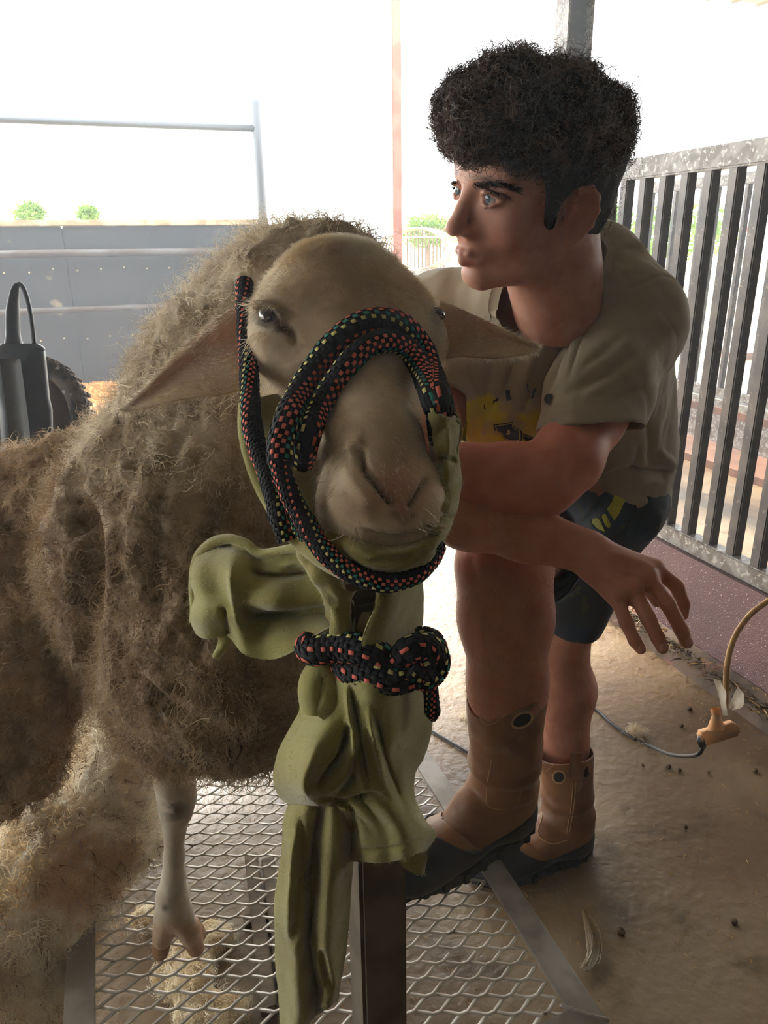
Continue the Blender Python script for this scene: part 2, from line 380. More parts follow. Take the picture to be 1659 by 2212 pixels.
# black panel wall at the far side, in three boards with recessed joints
pw = thing('panel_wall', B(-1, 8.66, 0), 'low black panel wall behind the pipe rails, cream edged and scuffed', 'wall')
xs = [-4.3, -2.2, -.28, 1.74]
for i in range(3):
    for (h0, h1) in ((.0, .78), (.79, 1.62)):
        MB().box(B((xs[i]+xs[i+1])/2, 8.68, (h0+h1)/2), BX*((xs[i+1]-xs[i])/2-.004), AX*.02, (0, 0, (h1-h0)/2), .006).build('panel', M['panel'], pw)
MB().box(B(-1.28, 8.71, .80), BX*3.02, AX*.008, (0, 0, .80)).build('backing_sheet', M['panel'], pw)
MB().box(B(-1.28, 8.67, 1.65), BX*3.02, AX*.035, (0, 0, .03), .008).build('top_edge', M['cream'], pw)
m_ = MB()
for i in range(26):
    for h in (.5, 1.2): m_.box(B(-4.1+i*.23, 8.655, h+random.uniform(-.02, .02)), BX*.008, AX*.004, (0, 0, .008))
o = m_.build('rivet', M['cream'], pw); o['kind'] = 'stuff'
pf = thing('pipe_fence', B(0, 8.5, 0), 'grey pipe stock fence with a tall capped end post at the far side', 'fence')
for h, r_, m in ((2.56, .036, M['darkpipe']), (1.36, .04, M['pipe']), (.81, .034, M['pipe'])):
    MB().tube([B(-5, 8.55, h), B(1.74, 8.55, h)], r_, 14).build('rail', m, pf, True)
MB().tube([B(1.76, 8.55, -.02), B(1.76, 8.55, 2.8), B(1.76, 8.55, 2.83), B(1.76, 8.55, 2.85)], [.05, .05, .04, .012], 16).build('post', M['darkpipe'], pf, True)
# wood shavings heap at the wall
V_, F_ = [], []
ng = 60; u = np.linspace(0, 1, ng); gu, gv = np.meshgrid(u, u, indexing='ij')
P = BX*(-2.6+gu*3.4)[..., None]+AX*(5.6+gv*3.0)[..., None]; hh = np.sin(pi*gu)**.6*np.sin(pi*np.clip(gv*.9+.1, 0, 1))**.5*.16
hh = hh*(1+.5*fbm(P, 2.2, 3))+.035*fbm(P, 14, 2)*hh/.1; P[..., 2] = np.maximum(hh, -.02)
I = np.arange(ng*ng).reshape(ng, ng); fq = np.stack([I[:-1, :-1], I[1:, :-1], I[1:, 1:], I[:-1, 1:]], -1).reshape(-1, 4)
P = P.reshape(-1, 3); sp, sn = scatter(P, fq, 26000); v1, f1 = strands(sp, sn, .05, .012, 2, droop=.5, rnd=.9)
o = mesh('wood_shavings', *joinvf([(P, fq), (v1, f1)]), M['shav'], smooth=False)
tag(o, 'heap of orange sunlit wood shavings by the black wall', 'bedding', kind='stuff')
# thin haze volume added under the roof to imitate bluish lens glare
hz = slab('veil_haze', -6.9, 8.9, -3.9, 5.9, .003, 3.30, None); hz['label'] = 'thin pale haze added under the barn roof to stand in for lens glare'; hm = bpy.data.materials.new('haze'); hm.use_nodes = True; nt = hm.node_tree; nt.nodes.clear()
vs_ = nt.nodes.new('ShaderNodeVolumeScatter'); vs_.inputs['Color'].default_value = (.80, .90, 1, 1); vs_.inputs['Density'].default_value = .0150; vs_.inputs['Anisotropy'].default_value = .55
nt.links.new(vs_.outputs[0], nt.nodes.new('ShaderNodeOutputMaterial').inputs['Volume']); hz.data.materials.append(hm)
# posts of the barn
Pp = G(857, 640, 0.); 
pr = thing('barn_post', B(2.55, 7.4, 0), 'slender red oxide steel post standing behind the sheep head', 'post')
q0 = V(853, 60, 7.3); q1 = V(858, 500, 7.3); s_, t_ = (q0[0]*BX[0]+q0[1]*BX[1]), (q0[0]*AX[0]+q0[1]*AX[1])
pr.location = B(s_, t_, 0); pr.matrix_world = Matrix.Translation(Vector(B(s_, t_, 0)))
MB().box(B(s_, t_, 2.2), BX*.048, AX*.048, (0, 0, 2.08), .006).build('shaft', M['orange'], pr)
MB().box(B(s_, t_, .01), BX*.1, AX*.1, (0, 0, .015)).build('base_plate', M['rust'], pr)
q0 = V(1242, 30, 4.6); s_, t_ = q0@BX, q0@AX
ib = thing('steel_column', B(s_, t_, 0), 'grey steel H column rising behind the curly hair', 'post')
for dx, nm, m in ((-.085, 'flange', M['rail']), (.085, 'flange', M['rail']), (0, 'web', M['fence'])):
    if nm == 'flange': MB().box(B(s_+dx, t_, 1.66), BX*.007, AX*.075, (0, 0, 1.67), .003).build(nm, m, ib)
    else: MB().box(B(s_, t_, 1.66), BX*.08, AX*.006, (0, 0, 1.67), .002).build(nm, m, ib)
# bar fences on the right
def barfence(name, s, t0, t1, h0, h1, sp, ph, label, w_=.02, hr=.036, parts=True):
    e = thing(name, B(s, t0, 0), label, 'fence')
    MB().box(B(s, (t0+t1)/2, h1-hr), BX*.028, AX*(t1-t0)/2, (0, 0, hr), .006).build('top_rail', M['rail'], e)
    MB().box(B(s, (t0+t1)/2, h0+.03), BX*.028, AX*(t1-t0)/2, (0, 0, .032), .005).build('bottom_rail', M['rail'], e)
    b0 = None; t = t0+ph
    while t < t1-.05:
        if b0 is None: b0 = MB().box(B(s, t, (h0+h1)/2), BX*w_, AX*w_, (0, 0, (h1-h0)/2-.045), .004).build('bar', M['fence'], e)
        else:
            o = b0.copy(); COL.objects.link(o); o.location = b0.location+Vector(AX*(t-t0-ph))
        t += sp
    MB().box(B(s, t1, h1/2), BX*.045, AX*.04, (0, 0, h1/2+.01), .005).build('end_post', M['rail'], e)
    return e
f1 = barfence('bar_fence', 1.93, .7, 2.70, .335, 1.70, .1085, .004, 'near steel bar fence panel with a worn grey top rail, right of the boy')
f2 = barfence('bar_fence', 4.05, 1.5, 5.1, .36, 1.82, .135, .03, 'farther steel bar fence seen through the near fence', w_=.018)
# maroon steel kick plate below the near fence, sloping to the floor, and its gutter lip
def prism(name, pr_, t0, t1, m, parent=None, kind=None, nt=2):
    n = len(pr_); ts = np.linspace(t0, t1, nt); v = [B(s, t, h) for t in ts for s, h in pr_]
    f = [tuple(range(n)), tuple(range((nt-1)*n, nt*n))[::-1]]+[(k*n+i, (k+1)*n+i, (k+1)*n+(i+1) % n, k*n+(i+1) % n) for k in range(nt-1) for i in range(n)]
    o = mesh(name, v, f, m, parent, False)
    if kind: tag(o, kind=kind)
    return o
prism('trim_1', [(1.885, .332), (1.80, .06), (1.80, -.01), (1.98, -.01), (1.98, .332)], -.6, 2.95, M['maroon'], kind='structure')
prism('trim_2', [(1.80, .075), (1.735, .05), (1.725, -.01), (1.80, -.01)], -.6, 2.95, M['grime'], kind='structure')
prism('trim_3', [(3.98, .35), (3.98, -.01), (4.12, -.01), (4.12, .35)], 1.2, 5.3, M['rail'], kind='structure')
prism('trim_4', [(3.97, .30), (3.97, .25), (3.99, .25), (3.99, .30)], 1.2, 5.3, M['rust'], kind='structure')
prism('trim_5', [(3.6, .05), (3.6, -.01), (3.98, -.01), (3.98, .05)], 1.0, 5.3, M['rust'], kind='structure')
# debris and straw
def litter(name, n, area, ln, wd, m, label, cat, hh=.003):
    P = np.array([area() for _ in range(n)]); P[:, 2] += hh; a = rng.uniform(0, 6.28, n)
    D = np.stack([np.cos(a), np.sin(a), rng.uniform(0, .25, n)], 1)
    v, f = strands(P, D, rng.uniform(.4, 1, n)*ln, wd, 2, droop=.15, rnd=.05); o = mesh(name, v, f, m, smooth=False)
    return tag(o, label, cat, kind='stuff')
def fl():
    while True:
        s, t = random.uniform(-.8, 1.72), random.uniform(.3, 3.4)
        if fbm(np.array([[s, t, 0.]]), 3., 2)[0] > random.uniform(-.6, .6): return B(s, t)
litter('straw_bits', 6500, fl, .020, .0017, M['straw'], 'short straw bits scattered over the concrete floor', 'straw')
def gut(): return B(random.uniform(1.70, 1.83)+random.gauss(0, .01), random.uniform(.6, 2.6), .06)
litter('gutter_debris', 2600, gut, .04, .004, M['debris'], 'dark chaff and straw caught along the foot of the maroon plate', 'debris')
litter('gutter_straw', 260, gut, .06, .004, M['straw'], 'pale straw stalks lying along the foot of the maroon plate', 'straw', .012)
# droppings on the floor
bm = bmesh.new(); bmesh.ops.create_icosphere(bm, subdivisions=2, radius=.007)
for q in bm.verts: q.co = Vector(np.array(q.co)*(1+.22*noise(np.array(q.co)[None]*400)[0]))*1; q.co.z *= .8
me = bpy.data.meshes.new('dropping'); bm.to_mesh(me); bm.free(); me.materials.append(M['debris'])
for i, (x, y, lb_) in enumerate([(1388, 1653, 'small dark dropping, leftmost of the row just below the black cord'), (1444, 1656, 'small dark dropping, second from the left in the row below the black cord'), (1468, 1664, 'small dark dropping in the middle of the row below the black cord'),
    (1530, 1668, 'small dark dropping straight below the orange outlet block'), (1472, 1568, 'small dark dropping inside the bend of the black cord'), (1490, 1532, 'small dark dropping left of the white tape ends near the gutter'),
    (1631, 1664, 'small dark dropping at the right edge of the picture below the gutter'), (1481, 1787, 'lone dark dropping on the bare floor lower right of the outlet block'), (1586, 1990, 'lone dark dropping near the lower right corner of the picture'), (1342, 2012, 'small dark dropping just right of the pale wool lock')]):
    o = bpy.data.objects.new('dropping', me); COL.objects.link(o); o.location = Vector(G(x, y, .006)); o.rotation_euler = (i, i*2, i*3); o.scale = [random.uniform(.7, 1.25)]*3
    tag(o, lb_, 'dropping', 'dark droppings on the floor')
# background: rolled wire, green hedge behind a picket fence, far trees, orange implement
q = V(905, 500, 11.); wr = thing('wire_roll', (q[0], q[1], 0), 'pale wire hoop roll standing in the glare beside the boy face', 'wire')
m_ = MB(); 
for k in range(5):
    c = q+np.array([.05*k-.1, .12*k, 0]); a = np.linspace(0, 2*pi, 25); m_.tube([c+np.array([.5*cos(x), 0, .3*sin(x)-.25]) for x in a], .012, 6, False)
m_.build('hoop', M['cream'], wr, True)
m_ = MB(); zz = q[2]-.55; m_.box((q[0], q[1]+.25, zz/2), (.45, 0, 0), (0, .3, 0), (0, 0, zz/2)); m_.build('base_frame', M['rail'], wr)
def bush(name, c, r, n, label, cat='bush', sz=.09):
    P = rng.normal(0, 1, (n, 3)); P /= np.linalg.norm(P, axis=1)[:, None]; rr = rng.uniform(.55, 1, (n, 1))
    P = P*rr*np.array(r)*(1+.25*noise(P*2.5, 1, 3))[:, None]+c; D = rng.normal(0, 1, (n, 3))
    v, f = strands(P, D, sz, sz*.6, 2, rnd=.1); e = thing(name, (c[0], c[1], 0), label, cat)
    o = mesh('foliage', v, f, M['leaf'], e, False); o['kind'] = 'stuff'
    MB().tube([(c[0], c[1], -.02), (c[0], c[1], c[2])], [.07, .04], 8).build('trunk', M['rust'], e); return e
for i, (x, y, z, r, lb) in enumerate([(925, 500, 22, (.9, .6, .5), 'green hedge seen in the glare left of the boy nose'), (65, 462, 30, (.7, .6, .5), 'faint yellow green treetop at the left edge above the wall'), (190, 462, 30, (.45, .5, .35), 'smaller faint green treetop above the wall, second from the left edge'), (1455, 505, 16, (1.6, .8, .6), 'green shrub seen through the bar fence'), (1290, 480, 15, (.5, .5, .5), 'dark green shrub glimpsed behind the boy neck')]):
    bush('hedge' if i == 0 else 'tree' if i < 3 else 'shrub', V(x, y, z), r, 2200, lb, 'tree' if i in (1, 2) else 'hedge' if i == 0 else 'shrub', .10)
pk = thing('picket_fence', V(905, 515, 20)*[1, 1, 0], 'far pale picket fence in front of the green hedge', 'fence')
for k in range(11):
    c = V(880+k*8, 500, 20); MB().box((c[0], c[1], c[2]/2), (.02, 0, 0), (0, .02, 0), (0, 0, c[2]/2+.1)).build('picket', M['debris'], pk)
c = V(920, 512, 20); MB().box((c[0], c[1]+.03, c[2]), (.65, 0, 0), (0, .02, 0), (0, 0, .03)).build('rail', M['cream'], pk)
oi = thing('farm_implement', V(1625, 560, 9)*[1, 1, 0], 'rusty orange curved bar of a farm implement beyond the far fence', 'implement')
pp = [V(x, y, 9) for x, y in ((1612, 492), (1630, 505), (1638, 530), (1632, 556))]; pp += [np.array([pp[-1][0], pp[-1][1], .02])]
MB().tube(spline(pp, 16), .035, 10).build('arm', M['orange'], oi, True)
MB().box(pp[-1]+[0, 0, .02], (.25, 0, 0), (0, .25, 0), (0, 0, .04)).build('base', M['rust'], oi)

# ================================================================== TRIMMING STAND
st = thing('trimming_stand', B(.17, 1.2, 0), 'galvanised trimming stand with an expanded mesh deck and a front head post', 'stand')
tF, tB, sL, sR, HP = .585, 1.92, -.16, .508, .40
def angle_iron(p0, p1, inn, name):                             # L section: flat top flange plus outer lip
    p0, p1 = np.asarray(p0), np.asarray(p1); d = nrm(p1-p0); w2 = np.asarray(inn)*.021
    m = MB(); m.box((p0+p1)/2+[0, 0, -.0015], (p1-p0)/2, w2, (0, 0, .0022), .0012)
    m.box((p0+p1)/2-w2*.93+[0, 0, -.018], (p1-p0)/2, w2*.1, (0, 0, .019), .001); return m.build(name, M['galv'], st)
angle_iron(B(sR, tF, HP), B(sR, tB, HP), -BX, 'side_rail'); angle_iron(B(sL, tF, HP), B(sL, tB, HP), BX, 'side_rail')
angle_iron(B(sL+.01, tF, HP+.003), B(sR+.02, tF, HP+.003), AX, 'end_rail'); angle_iron(B(sL, tB, HP), B(sR, tB, HP), -AX, 'end_rail')
wl = spline([B(sR-.03, tF+.03, HP+.006), B(sR-.012, tF+.012, HP+.008), B(sR+.02, tF-.012, HP+.006)], 14); wl += rng.normal(0, .0007, wl.shape)
MB().tube(wl, .0026, 8).build('weld_bead', M['galv'], st, True)
for s, t in ((sL+.01, tF+.02), (sR-.01, tF+.02), (sL+.01, tB-.02), (sR-.01, tB-.02)):
    MB().box(B(s, t, HP/2-.01), BX*.018, AX*.018, (0, 0, HP/2-.012), .003).build('leg', M['galv'], st)
for t in (1.45,): MB().box(B((sL+sR)/2, t, HP-.03), BX*(sR-sL)/2, AX*.015, (0, 0, .012)).build('cross_bar', M['galv'], st)
# expanded mesh: strands that zigzag between shared bonds
pu, pv = .0350, .0138                                          # half diamond across (s) and along (t)
m_v, m_f = [], []; nS = int((sR-sL-.03)/pu); nT = int((tB-tF-.03)/pv)
prof = np.array([(0, 0), (.18, 0.02), (.5, .5), (.82, .98), (1, 1)])
W1 = .0058; nid = 0
for j in range(nT):
    up = j % 2; pts = []
    for i in range(nS):
        z0 = (i+up) % 2
        for k in range(4):
            x, y = prof[k]; pts.append((sL+.02+(i+x)*pu, tF+.02+(j+(y if z0 == 0 else 1-y)*1.0)*pv))
    P = np.array(pts); d = np.gradient(P, axis=0); d /= np.linalg.norm(d, axis=1)[:, None]; nn = np.stack([-d[:, 1], d[:, 0]], 1)
    for (off, hz) in ((-1, .0016), (1, .0)):
        Q = P+nn*W1*off*.5
        m_v.append(np.array([B(a_, b_, HP-.0045+hz) for a_, b_ in Q])); m_v.append(np.array([B(a_, b_, HP-.0058+hz) for a_, b_ in Q]))
    n = len(P); k = np.arange(n-1); o = nid
    for a_, b_ in ((0, 2), (2, 3), (3, 1), (1, 0)): m_f.append(np.stack([o+a_*n+k, o+a_*n+k+1, o+b_*n+k+1, o+b_*n+k], 1))
    nid += 4*n
M['deck'] = mat('worn_bright_steel', S_(238, 234, 226), S_(206, 200, 190), 14, rough=.36, metal=.4, c3=S_(104, 84, 64), sc3=18, pos3=(.62, .72))
o = mesh('mesh_deck', np.vstack(m_v), np.vstack(m_f), M['deck'], st, False); o['kind'] = 'stuff'
# head post
M['postgrey'] = mat('dull_post_steel', S_(118, 108, 96), S_(96, 88, 78), 14, rough=.5, metal=.35, bump=.15, bsc=60)
pc = np.array([-.014, .60, 0])
MB().box(pc+[0, 0, .5*(1.13+.02)], BX*.0255, AX*.0255, (0, 0, .5*(1.13-.02)), .004).build('head_post', M['postgrey'], st)
MB().box(pc+[0, .02, 1.135], BX*.03, AX*.04, (0, 0, .008), .004).build('chin_rest', M['postgrey'], st)
lb_ = mesh('sticker', [V(x, y, .63) for x, y in ((770, 1352), (782, 1322), (800, 1322), (796, 1355), (778, 1378))], [(0, 1, 2, 3, 4)], M['cream'], st, False)
# wooden slat and pale fleece pieces seen under the deck
M['wood'] = mat('old_wood', S_(112, 96, 72), S_(84, 68, 48), 4, rough=.8, stretch=(1, 12, 1))
for k, (x, y) in enumerate(((560, 2000), (600, 2010))):
    q = G(x, y, .02); MB().box(q, AX*.2+BX*.02, BX*.016, (0, 0, .012), .003).build('slat', M['wood'], None)
sl = thing('wooden_rack', G(580, 2010, 0), 'small weathered wooden slat rack lying on the floor under the mesh deck', 'wood')
for o in [o for o in bpy.data.objects if o.name.startswith('slat')]: o.parent = sl; o.matrix_parent_inverse = sl.matrix_world.inverted()
MB().box(G(585, 1975, .009), BX*.06, AX*.012, (0, 0, .008)).build('batten', M['wood'], sl)
# ================================================================== SHEEP
M['face'] = mat('sheep_face', (1, 1, 1), (.86, .83, .78), 26, rough=.85, attr=True, bump=.5, bsc=260, dist=.0016, sss=.15, ssr=(.006, .003, .002), stretch=(1, 1, 1), sheen=.3)
M['wool'] = mat('wool', (1, 1, 1), (.62, .54, .46), 16, rough=.95, attr=True, bump=1., bsc=130, dist=.007, mixpos=(.42, .66), c3=S_(74, 58, 42), sc3=34, pos3=(.66, .76), sheen=.3, trans=.06)
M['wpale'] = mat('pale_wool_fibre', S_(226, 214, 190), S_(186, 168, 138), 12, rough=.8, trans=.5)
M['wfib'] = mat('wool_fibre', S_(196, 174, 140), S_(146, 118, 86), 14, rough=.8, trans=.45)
M['fibwhite'] = mat('pale_fibre', S_(232, 222, 200), S_(200, 176, 136), 12, rough=.8, trans=.5)
M['eyedark'] = mat('dark_eye', S_(16, 16, 20), S_(40, 32, 28), 60, rough=.08, coat=1.)
M['hoof'] = mat('horn', S_(190, 150, 112), S_(150, 108, 70), 20, rough=.5, sss=.1)
sheep = thing('sheep', V(450, 1500, 1.0)*[1, 1, 0]+[0, 0, .405], 'cream sheep with lopped ears in a rope halter, its chin held over the head post', 'sheep')
T_ = V(752, 500, .69); N_ = V(868, 1118, .548); LH = np.linalg.norm(N_-T_)
e1 = nrm(N_-T_); e2 = nrm(RT*cos(radians(13))+FW*sin(radians(13))); e2 = nrm(e2-e1*(e1@e2)); e3 = np.cross(e1, e2)
if e3@FW > 0: e3 = -e3
k_ = LH/.30
def HL(a, b, c): return T_+(e1*a+e2*b+e3*c)*k_                # head-local: a down the nose, b to the right, c out of the face
HM = np.array([e2, e1, e3])
s = SDF(T_-[.17, .25, .42], T_+[.20, .16, .12], .0025)
s.ell(HL(.052, .0, -.088), np.array([.084, .074, .080])*k_, HM, .03)          # skull
s.ell(HL(.075, .0, -.055), np.array([.076, .066, .050])*k_, HM, .04)           # forehead
for b in (-1, 1):
    s.ell(HL(.088, .068*b, -.058), np.array([.022, .030, .028])*k_, HM, .03) # orbits
    s.ell(HL(.160, .036*b, -.118), np.array([.030, .070, .052])*k_, HM, .04) # cheeks
s.cap(HL(.12, 0, -.064), HL(.205, 0, -.042), .054*k_, .037*k_, .03)          # nose bridge
s.cap(HL(.215, 0, -.042), HL(.272, 0, -.040), .041*k_, .036*k_, .02)
for b in (-1, 1):
    s.ell(HL(.262, .024*b, -.054), np.array([.029, .038, .036])*k_, HM, .02)  # lips
    s.ell(HL(.262, .019*b, -.030), np.array([.022, .026, .020])*k_, HM, .02)  # nostril wings
s.ell(HL(.262, 0, -.082), np.array([.034, .024, .026])*k_, HM, .018)          # chin
s.cap(HL(.14, 0, -.15), HL(.245, 0, -.092), .050*k_, .026*k_, .04)            # jaw
s.cap(HL(.04, 0, -.10), V(680, 760, .86), .074*k_, .10, .05)                  # nape
hv, hf = s.mesh(); hv = relax(hv, hf, 3); hn = normals(hv, hf)
col = np.tile(np.array(S_(214, 194, 164)), (len(hv), 1))
q = PX(hv)
# sculpted features, given where they show on the face
groove(hv, hn, [(778, 978), (786, 1008), (800, 1030), (822, 1056), (844, 1085)], 8, -.011, False)
groove(hv, hn, [(920, 1040), (906, 1066), (890, 1090)], 8, -.009, False)
groove(hv, hn, [(868, 1088), (868, 1128)], 3, -.0018)
groove(hv, hn, [(750, 985), (762, 960), (790, 955)], 16, .004)
groove(hv, hn, [(745, 1010), (770, 1050), (810, 1095)], 18, .004)
groove(hv, hn, [(782, 1140), (820, 1154), (866, 1158), (910, 1150), (934, 1136)], 5, -.006)
groove(hv, hn, [(770, 1120), (820, 1138), (866, 1140), (915, 1132)], 16, .003)
blob(hv, hn, 700, 560, 120, 60, .004); blob(hv, hn, 590, 640, 50, 22, .004); blob(hv, hn, 930, 630, 30, 26, .004)
groove(hv, hn, [(598, 690), (628, 716), (640, 750)], 9, -.004)
groove(hv, hn, [(640, 790), (690, 850), (700, 920)], 26, -.005)
groove(hv, hn, [(543, 664), (562, 655), (590, 663), (612, 690)], 5, .0045, False); groove(hv, hn, [(556, 700), (584, 712), (608, 706)], 5, .0030, False); groove(hv, hn, [(548, 640), (580, 640), (612, 660)], 6, -.0025)
hn = normals(hv, hf)
def gz(poly, w): d, t = pdist(q[:, :2], spline(poly, 20)); return np.exp(-(d/w)**2)*facing(hv, hn)
def bz(x, y, rx, ry, ang=0): 
    dx, dy = q[:, 0]-x, q[:, 1]-y; c, s_ = cos(radians(ang)), sin(radians(ang))
    return np.exp(-(((dx*c+dy*s_)/rx)**2+((-dx*s_+dy*c)/ry)**2))*facing(hv, hn)
mixc(col, bz(855, 990, 70, 60)*.55, S_(150, 118, 100)); mixc(col, bz(862, 1050, 48, 36)*.85, S_(196, 138, 124)); mixc(col, bz(868, 1100, 20, 22)*.9, S_(200, 140, 128))
mixc(col, bz(800, 1090, 60, 40)*.35, S_(176, 126, 104)); mixc(col, bz(920, 1090, 34, 50)*.3, S_(176, 126, 104))
mixc(col, gz([(782, 985), (788, 1010), (822, 1055), (844, 1085)], 5)*.9, S_(40, 32, 32)); mixc(col, gz([(916, 1045), (890, 1090)], 4)*.7, S_(70, 52, 48))  # nostril slits: shade inside them painted dark
mixc(col, gz([(850, 1108), (872, 1125), (890, 1112)], 10)*.5, S_(96, 76, 64))
mixc(col, gz([(782, 1140), (866, 1157), (934, 1136)], 5)*.6, S_(92, 68, 62))
mixc(col, bz(576, 680, 46, 34, 30)*1.0, S_(44, 40, 42)); mixc(col, gz([(600, 700), (626, 716)], 12)*.8, S_(60, 52, 50)); mixc(col, bz(948, 676, 22, 34)*.9, S_(50, 44, 44))
mixc(col, bz(600, 745, 40, 34)*.3, S_(110, 90, 76)); mixc(col, gz([(640, 730), (665, 860)], 30)*.25, S_(150, 124, 100))
mixc(col, bz(640, 560, 70, 60)*.25, S_(232, 220, 196)); mixc(col, np.clip(fbm(hv, 60, 2)*.5, 0, .25), S_(150, 128, 98))
head_v, head_f, head_c = hv, hf, col
# neck, body, legs in one coarser surface that runs into the head
s = SDF(V(430, 1100, 1.0)-[.62, .45, .85], V(430, 1100, 1.0)+[.45, 1.35, .75], .008)
n0, n1, n2 = V(690, 660, .85), V(560, 880, .94), V(450, 1090, 1.03)
s.cap(n0, n1, .085, .135, .06); s.cap(n1, n2, .135, .185, .08)
s.cap(V(600, 610, .92), V(445, 900, 1.10), .050, .090, .05); s.cap(V(700, 590, .80), V(575, 600, .88), .046, .048, .04)
s.ell(V(445, 1260, .985), (.170, .15, .205), None, .09)
s.ell(V(500, 1420, .93), (.135, .12, .13), None, .06)
s.cap(V(540, 1500, .95), V(430, 1520, 1.0), .065, .07, .05)
s.ell(V(290, 1250, 1.10), (.11, .15, .20), None, .08)
bd = B(.15, 1.72, .83); s.cap(V(440, 1230, 1.15), bd, .175, .165, .09); s.ell(bd, (.17, .20, .18), None, .08)
def leg(top, pts, k=.02):
    P_ = [top]+pts
    for (p0, r0), (p1, r1) in zip(P_[:-1], P_[1:]): s.cap(p0, p1, r0, r1, k)
lz = .405
hf1 = G(384, 2052, lz)
fl1 = [(V(372, 1530, .985), .068), (V(370, 1600, 1.01), .030), (V(372, 1650, 1.025), .0265)]
leg(fl1[0], fl1[1:])
f2o = BX*.235-AX*.01
leg((fl1[0][0]+f2o, .07), [(p+f2o, r) for p, r in fl1[1:]])
for s_o in (-.14, .12):
    b0 = B(.14+s_o, 1.86, .40); leg((b0+[0, 0, .42], .11), [(b0+AX*.03+[0, 0, .24], .045), (b0+AX*.09+[0, 0, .20], .032), (b0+AX*.02+[0, 0, .05], .022), (b0+[0, 0, .03], .028)])
bv, bf = s.mesh(); bv = relax(bv, bf, 1)
bn = normals(bv, bf); q = PX(bv)
# legs are short haired, the rest is wool with lumpy locks

legm = np.clip((.765-bv[:, 2])/.04, 0, 1)
hi = np.clip((bv[:, 2]-1.25)/.1, 0, 1)
lump = (.5-cells(bv*[1, 1, .75], 13, 1))*.020+(.45-cells(bv*[1, 1, .7], 40, 5))*.011+fbm(bv, 6, 4)*.013+fbm(bv, 70, 2)*.004
bv += bn*((1-legm)*lump)[:, None]+bn*(legm*fbm(bv, 30, 2)*.0012)[:, None]
for poly, w_, d_ in (([(175, 1060), (185, 1250), (170, 1420), (190, 1560)], 26, -.035), ([(450, 860), (360, 1000), (330, 1180), (345, 1350)], 14, -.010), ([(520, 1000), (440, 1180), (420, 1330), (450, 1500)], 12, -.012),
                    ([(300, 950), (250, 1120), (260, 1300)], 14, -.010), ([(560, 1120), (500, 1300), (540, 1480)], 12, -.012), ([(240, 1350), (290, 1460), (380, 1540)], 12, -.012), ([(530, 760), (400, 880), (300, 930)], 12, -.010)):
    groove(bv, bn, poly, w_, d_)
bcol = np.tile(np.array(S_(172, 146, 114)), (len(bv), 1))
g_ = fbm(bv, 5, 3, 9); mixc(bcol, np.clip(g_*.9, 0, .5), S_(150, 118, 84)); mixc(bcol, np.clip(-g_*.9, 0, .5), S_(190, 166, 136))
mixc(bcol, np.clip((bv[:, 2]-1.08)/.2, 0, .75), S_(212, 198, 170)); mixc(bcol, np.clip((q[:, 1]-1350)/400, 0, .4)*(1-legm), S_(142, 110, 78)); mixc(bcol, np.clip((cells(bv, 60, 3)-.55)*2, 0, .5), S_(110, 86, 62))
mixc(bcol, legm, S_(214, 200, 176)); mixc(bcol, np.exp(-((q[:, 0]-378)/28)**2-((q[:, 1]-1752)/22)**2)*.75*(fbm(bv, 90, 2) > -.1), S_(70, 54, 40))
mixc(bcol, np.exp(-((q[:, 0]-354)/9)**2-((q[:, 1]-1962)/8)**2)*.9, S_(80, 60, 44))
s = SDF(V(372, 1830, 1.06)-[.09, .16, .22], V(372, 1830, 1.06)+[.11, .12, .24], .003)   # lower fore leg, finely built
ch = [(366, 1590, 1.00, .029), (370, 1640, 1.02, .0262), (377, 1690, 1.035, .0262), (382, 1722, 1.045, .0262), (380, 1752, 1.05, .0225), (377, 1790, 1.062, .0150), (376, 1850, 1.08, .0146), (375, 1895, 1.09, .0165), (372, 1935, 1.10, .0225), (374, 1965, 1.105, .0225)]
for p, q_ in zip(ch[:-1], ch[1:]): s.cap(V(*p[:3]), V(*q_[:3]), p[3], q_[3], .008)
s.ell(V(352, 1925, 1.125), (.010, .012, .014), None, .01); s.ell(V(398, 1925, 1.125), (.010, .012, .014), None, .01)
for q_ in ((362, 1975, 1.105, 351, 2028, 1.105), (388, 1975, 1.105, 410, 2022, 1.105)): s.cap(V(*q_[:3]), V(*q_[3:]), .0205, .0150, .010)
gv, gf = s.mesh(); gv = relax(gv, gf, 1); gn = normals(gv, gf); gq = PX(gv); gv += gn*(fbm(gv, 60, 2)*.0006)[:, None]
gc = np.tile(np.array(S_(206, 192, 168)), (len(gv), 1)); mixc(gc, np.exp(-((gq[:, 0]-378)/26)**2-((gq[:, 1]-1752)/24)**2)*.8*(fbm(gv, 90, 2) > -.15), S_(76, 58, 42)); mixc(gc, np.exp(-((gq[:, 0]-356)/7)**2-((gq[:, 1]-1962)/7)**2)*.9, S_(80, 60, 44))
mixc(gc, np.clip((gq[:, 1]-1985)/40, 0, .6), S_(200, 150, 104)); mixc(gc, np.clip(fbm(gv, 40, 2)*.5, 0, .25), S_(170, 140, 106))
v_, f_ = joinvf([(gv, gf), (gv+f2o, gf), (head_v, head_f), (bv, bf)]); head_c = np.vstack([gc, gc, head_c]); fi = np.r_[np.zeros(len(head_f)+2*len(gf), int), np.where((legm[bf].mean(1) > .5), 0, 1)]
mesh('body', v_, f_, None, sheep, mats=[M['face'], M['wool']], mi=fi, col=np.vstack([head_c, bcol]))
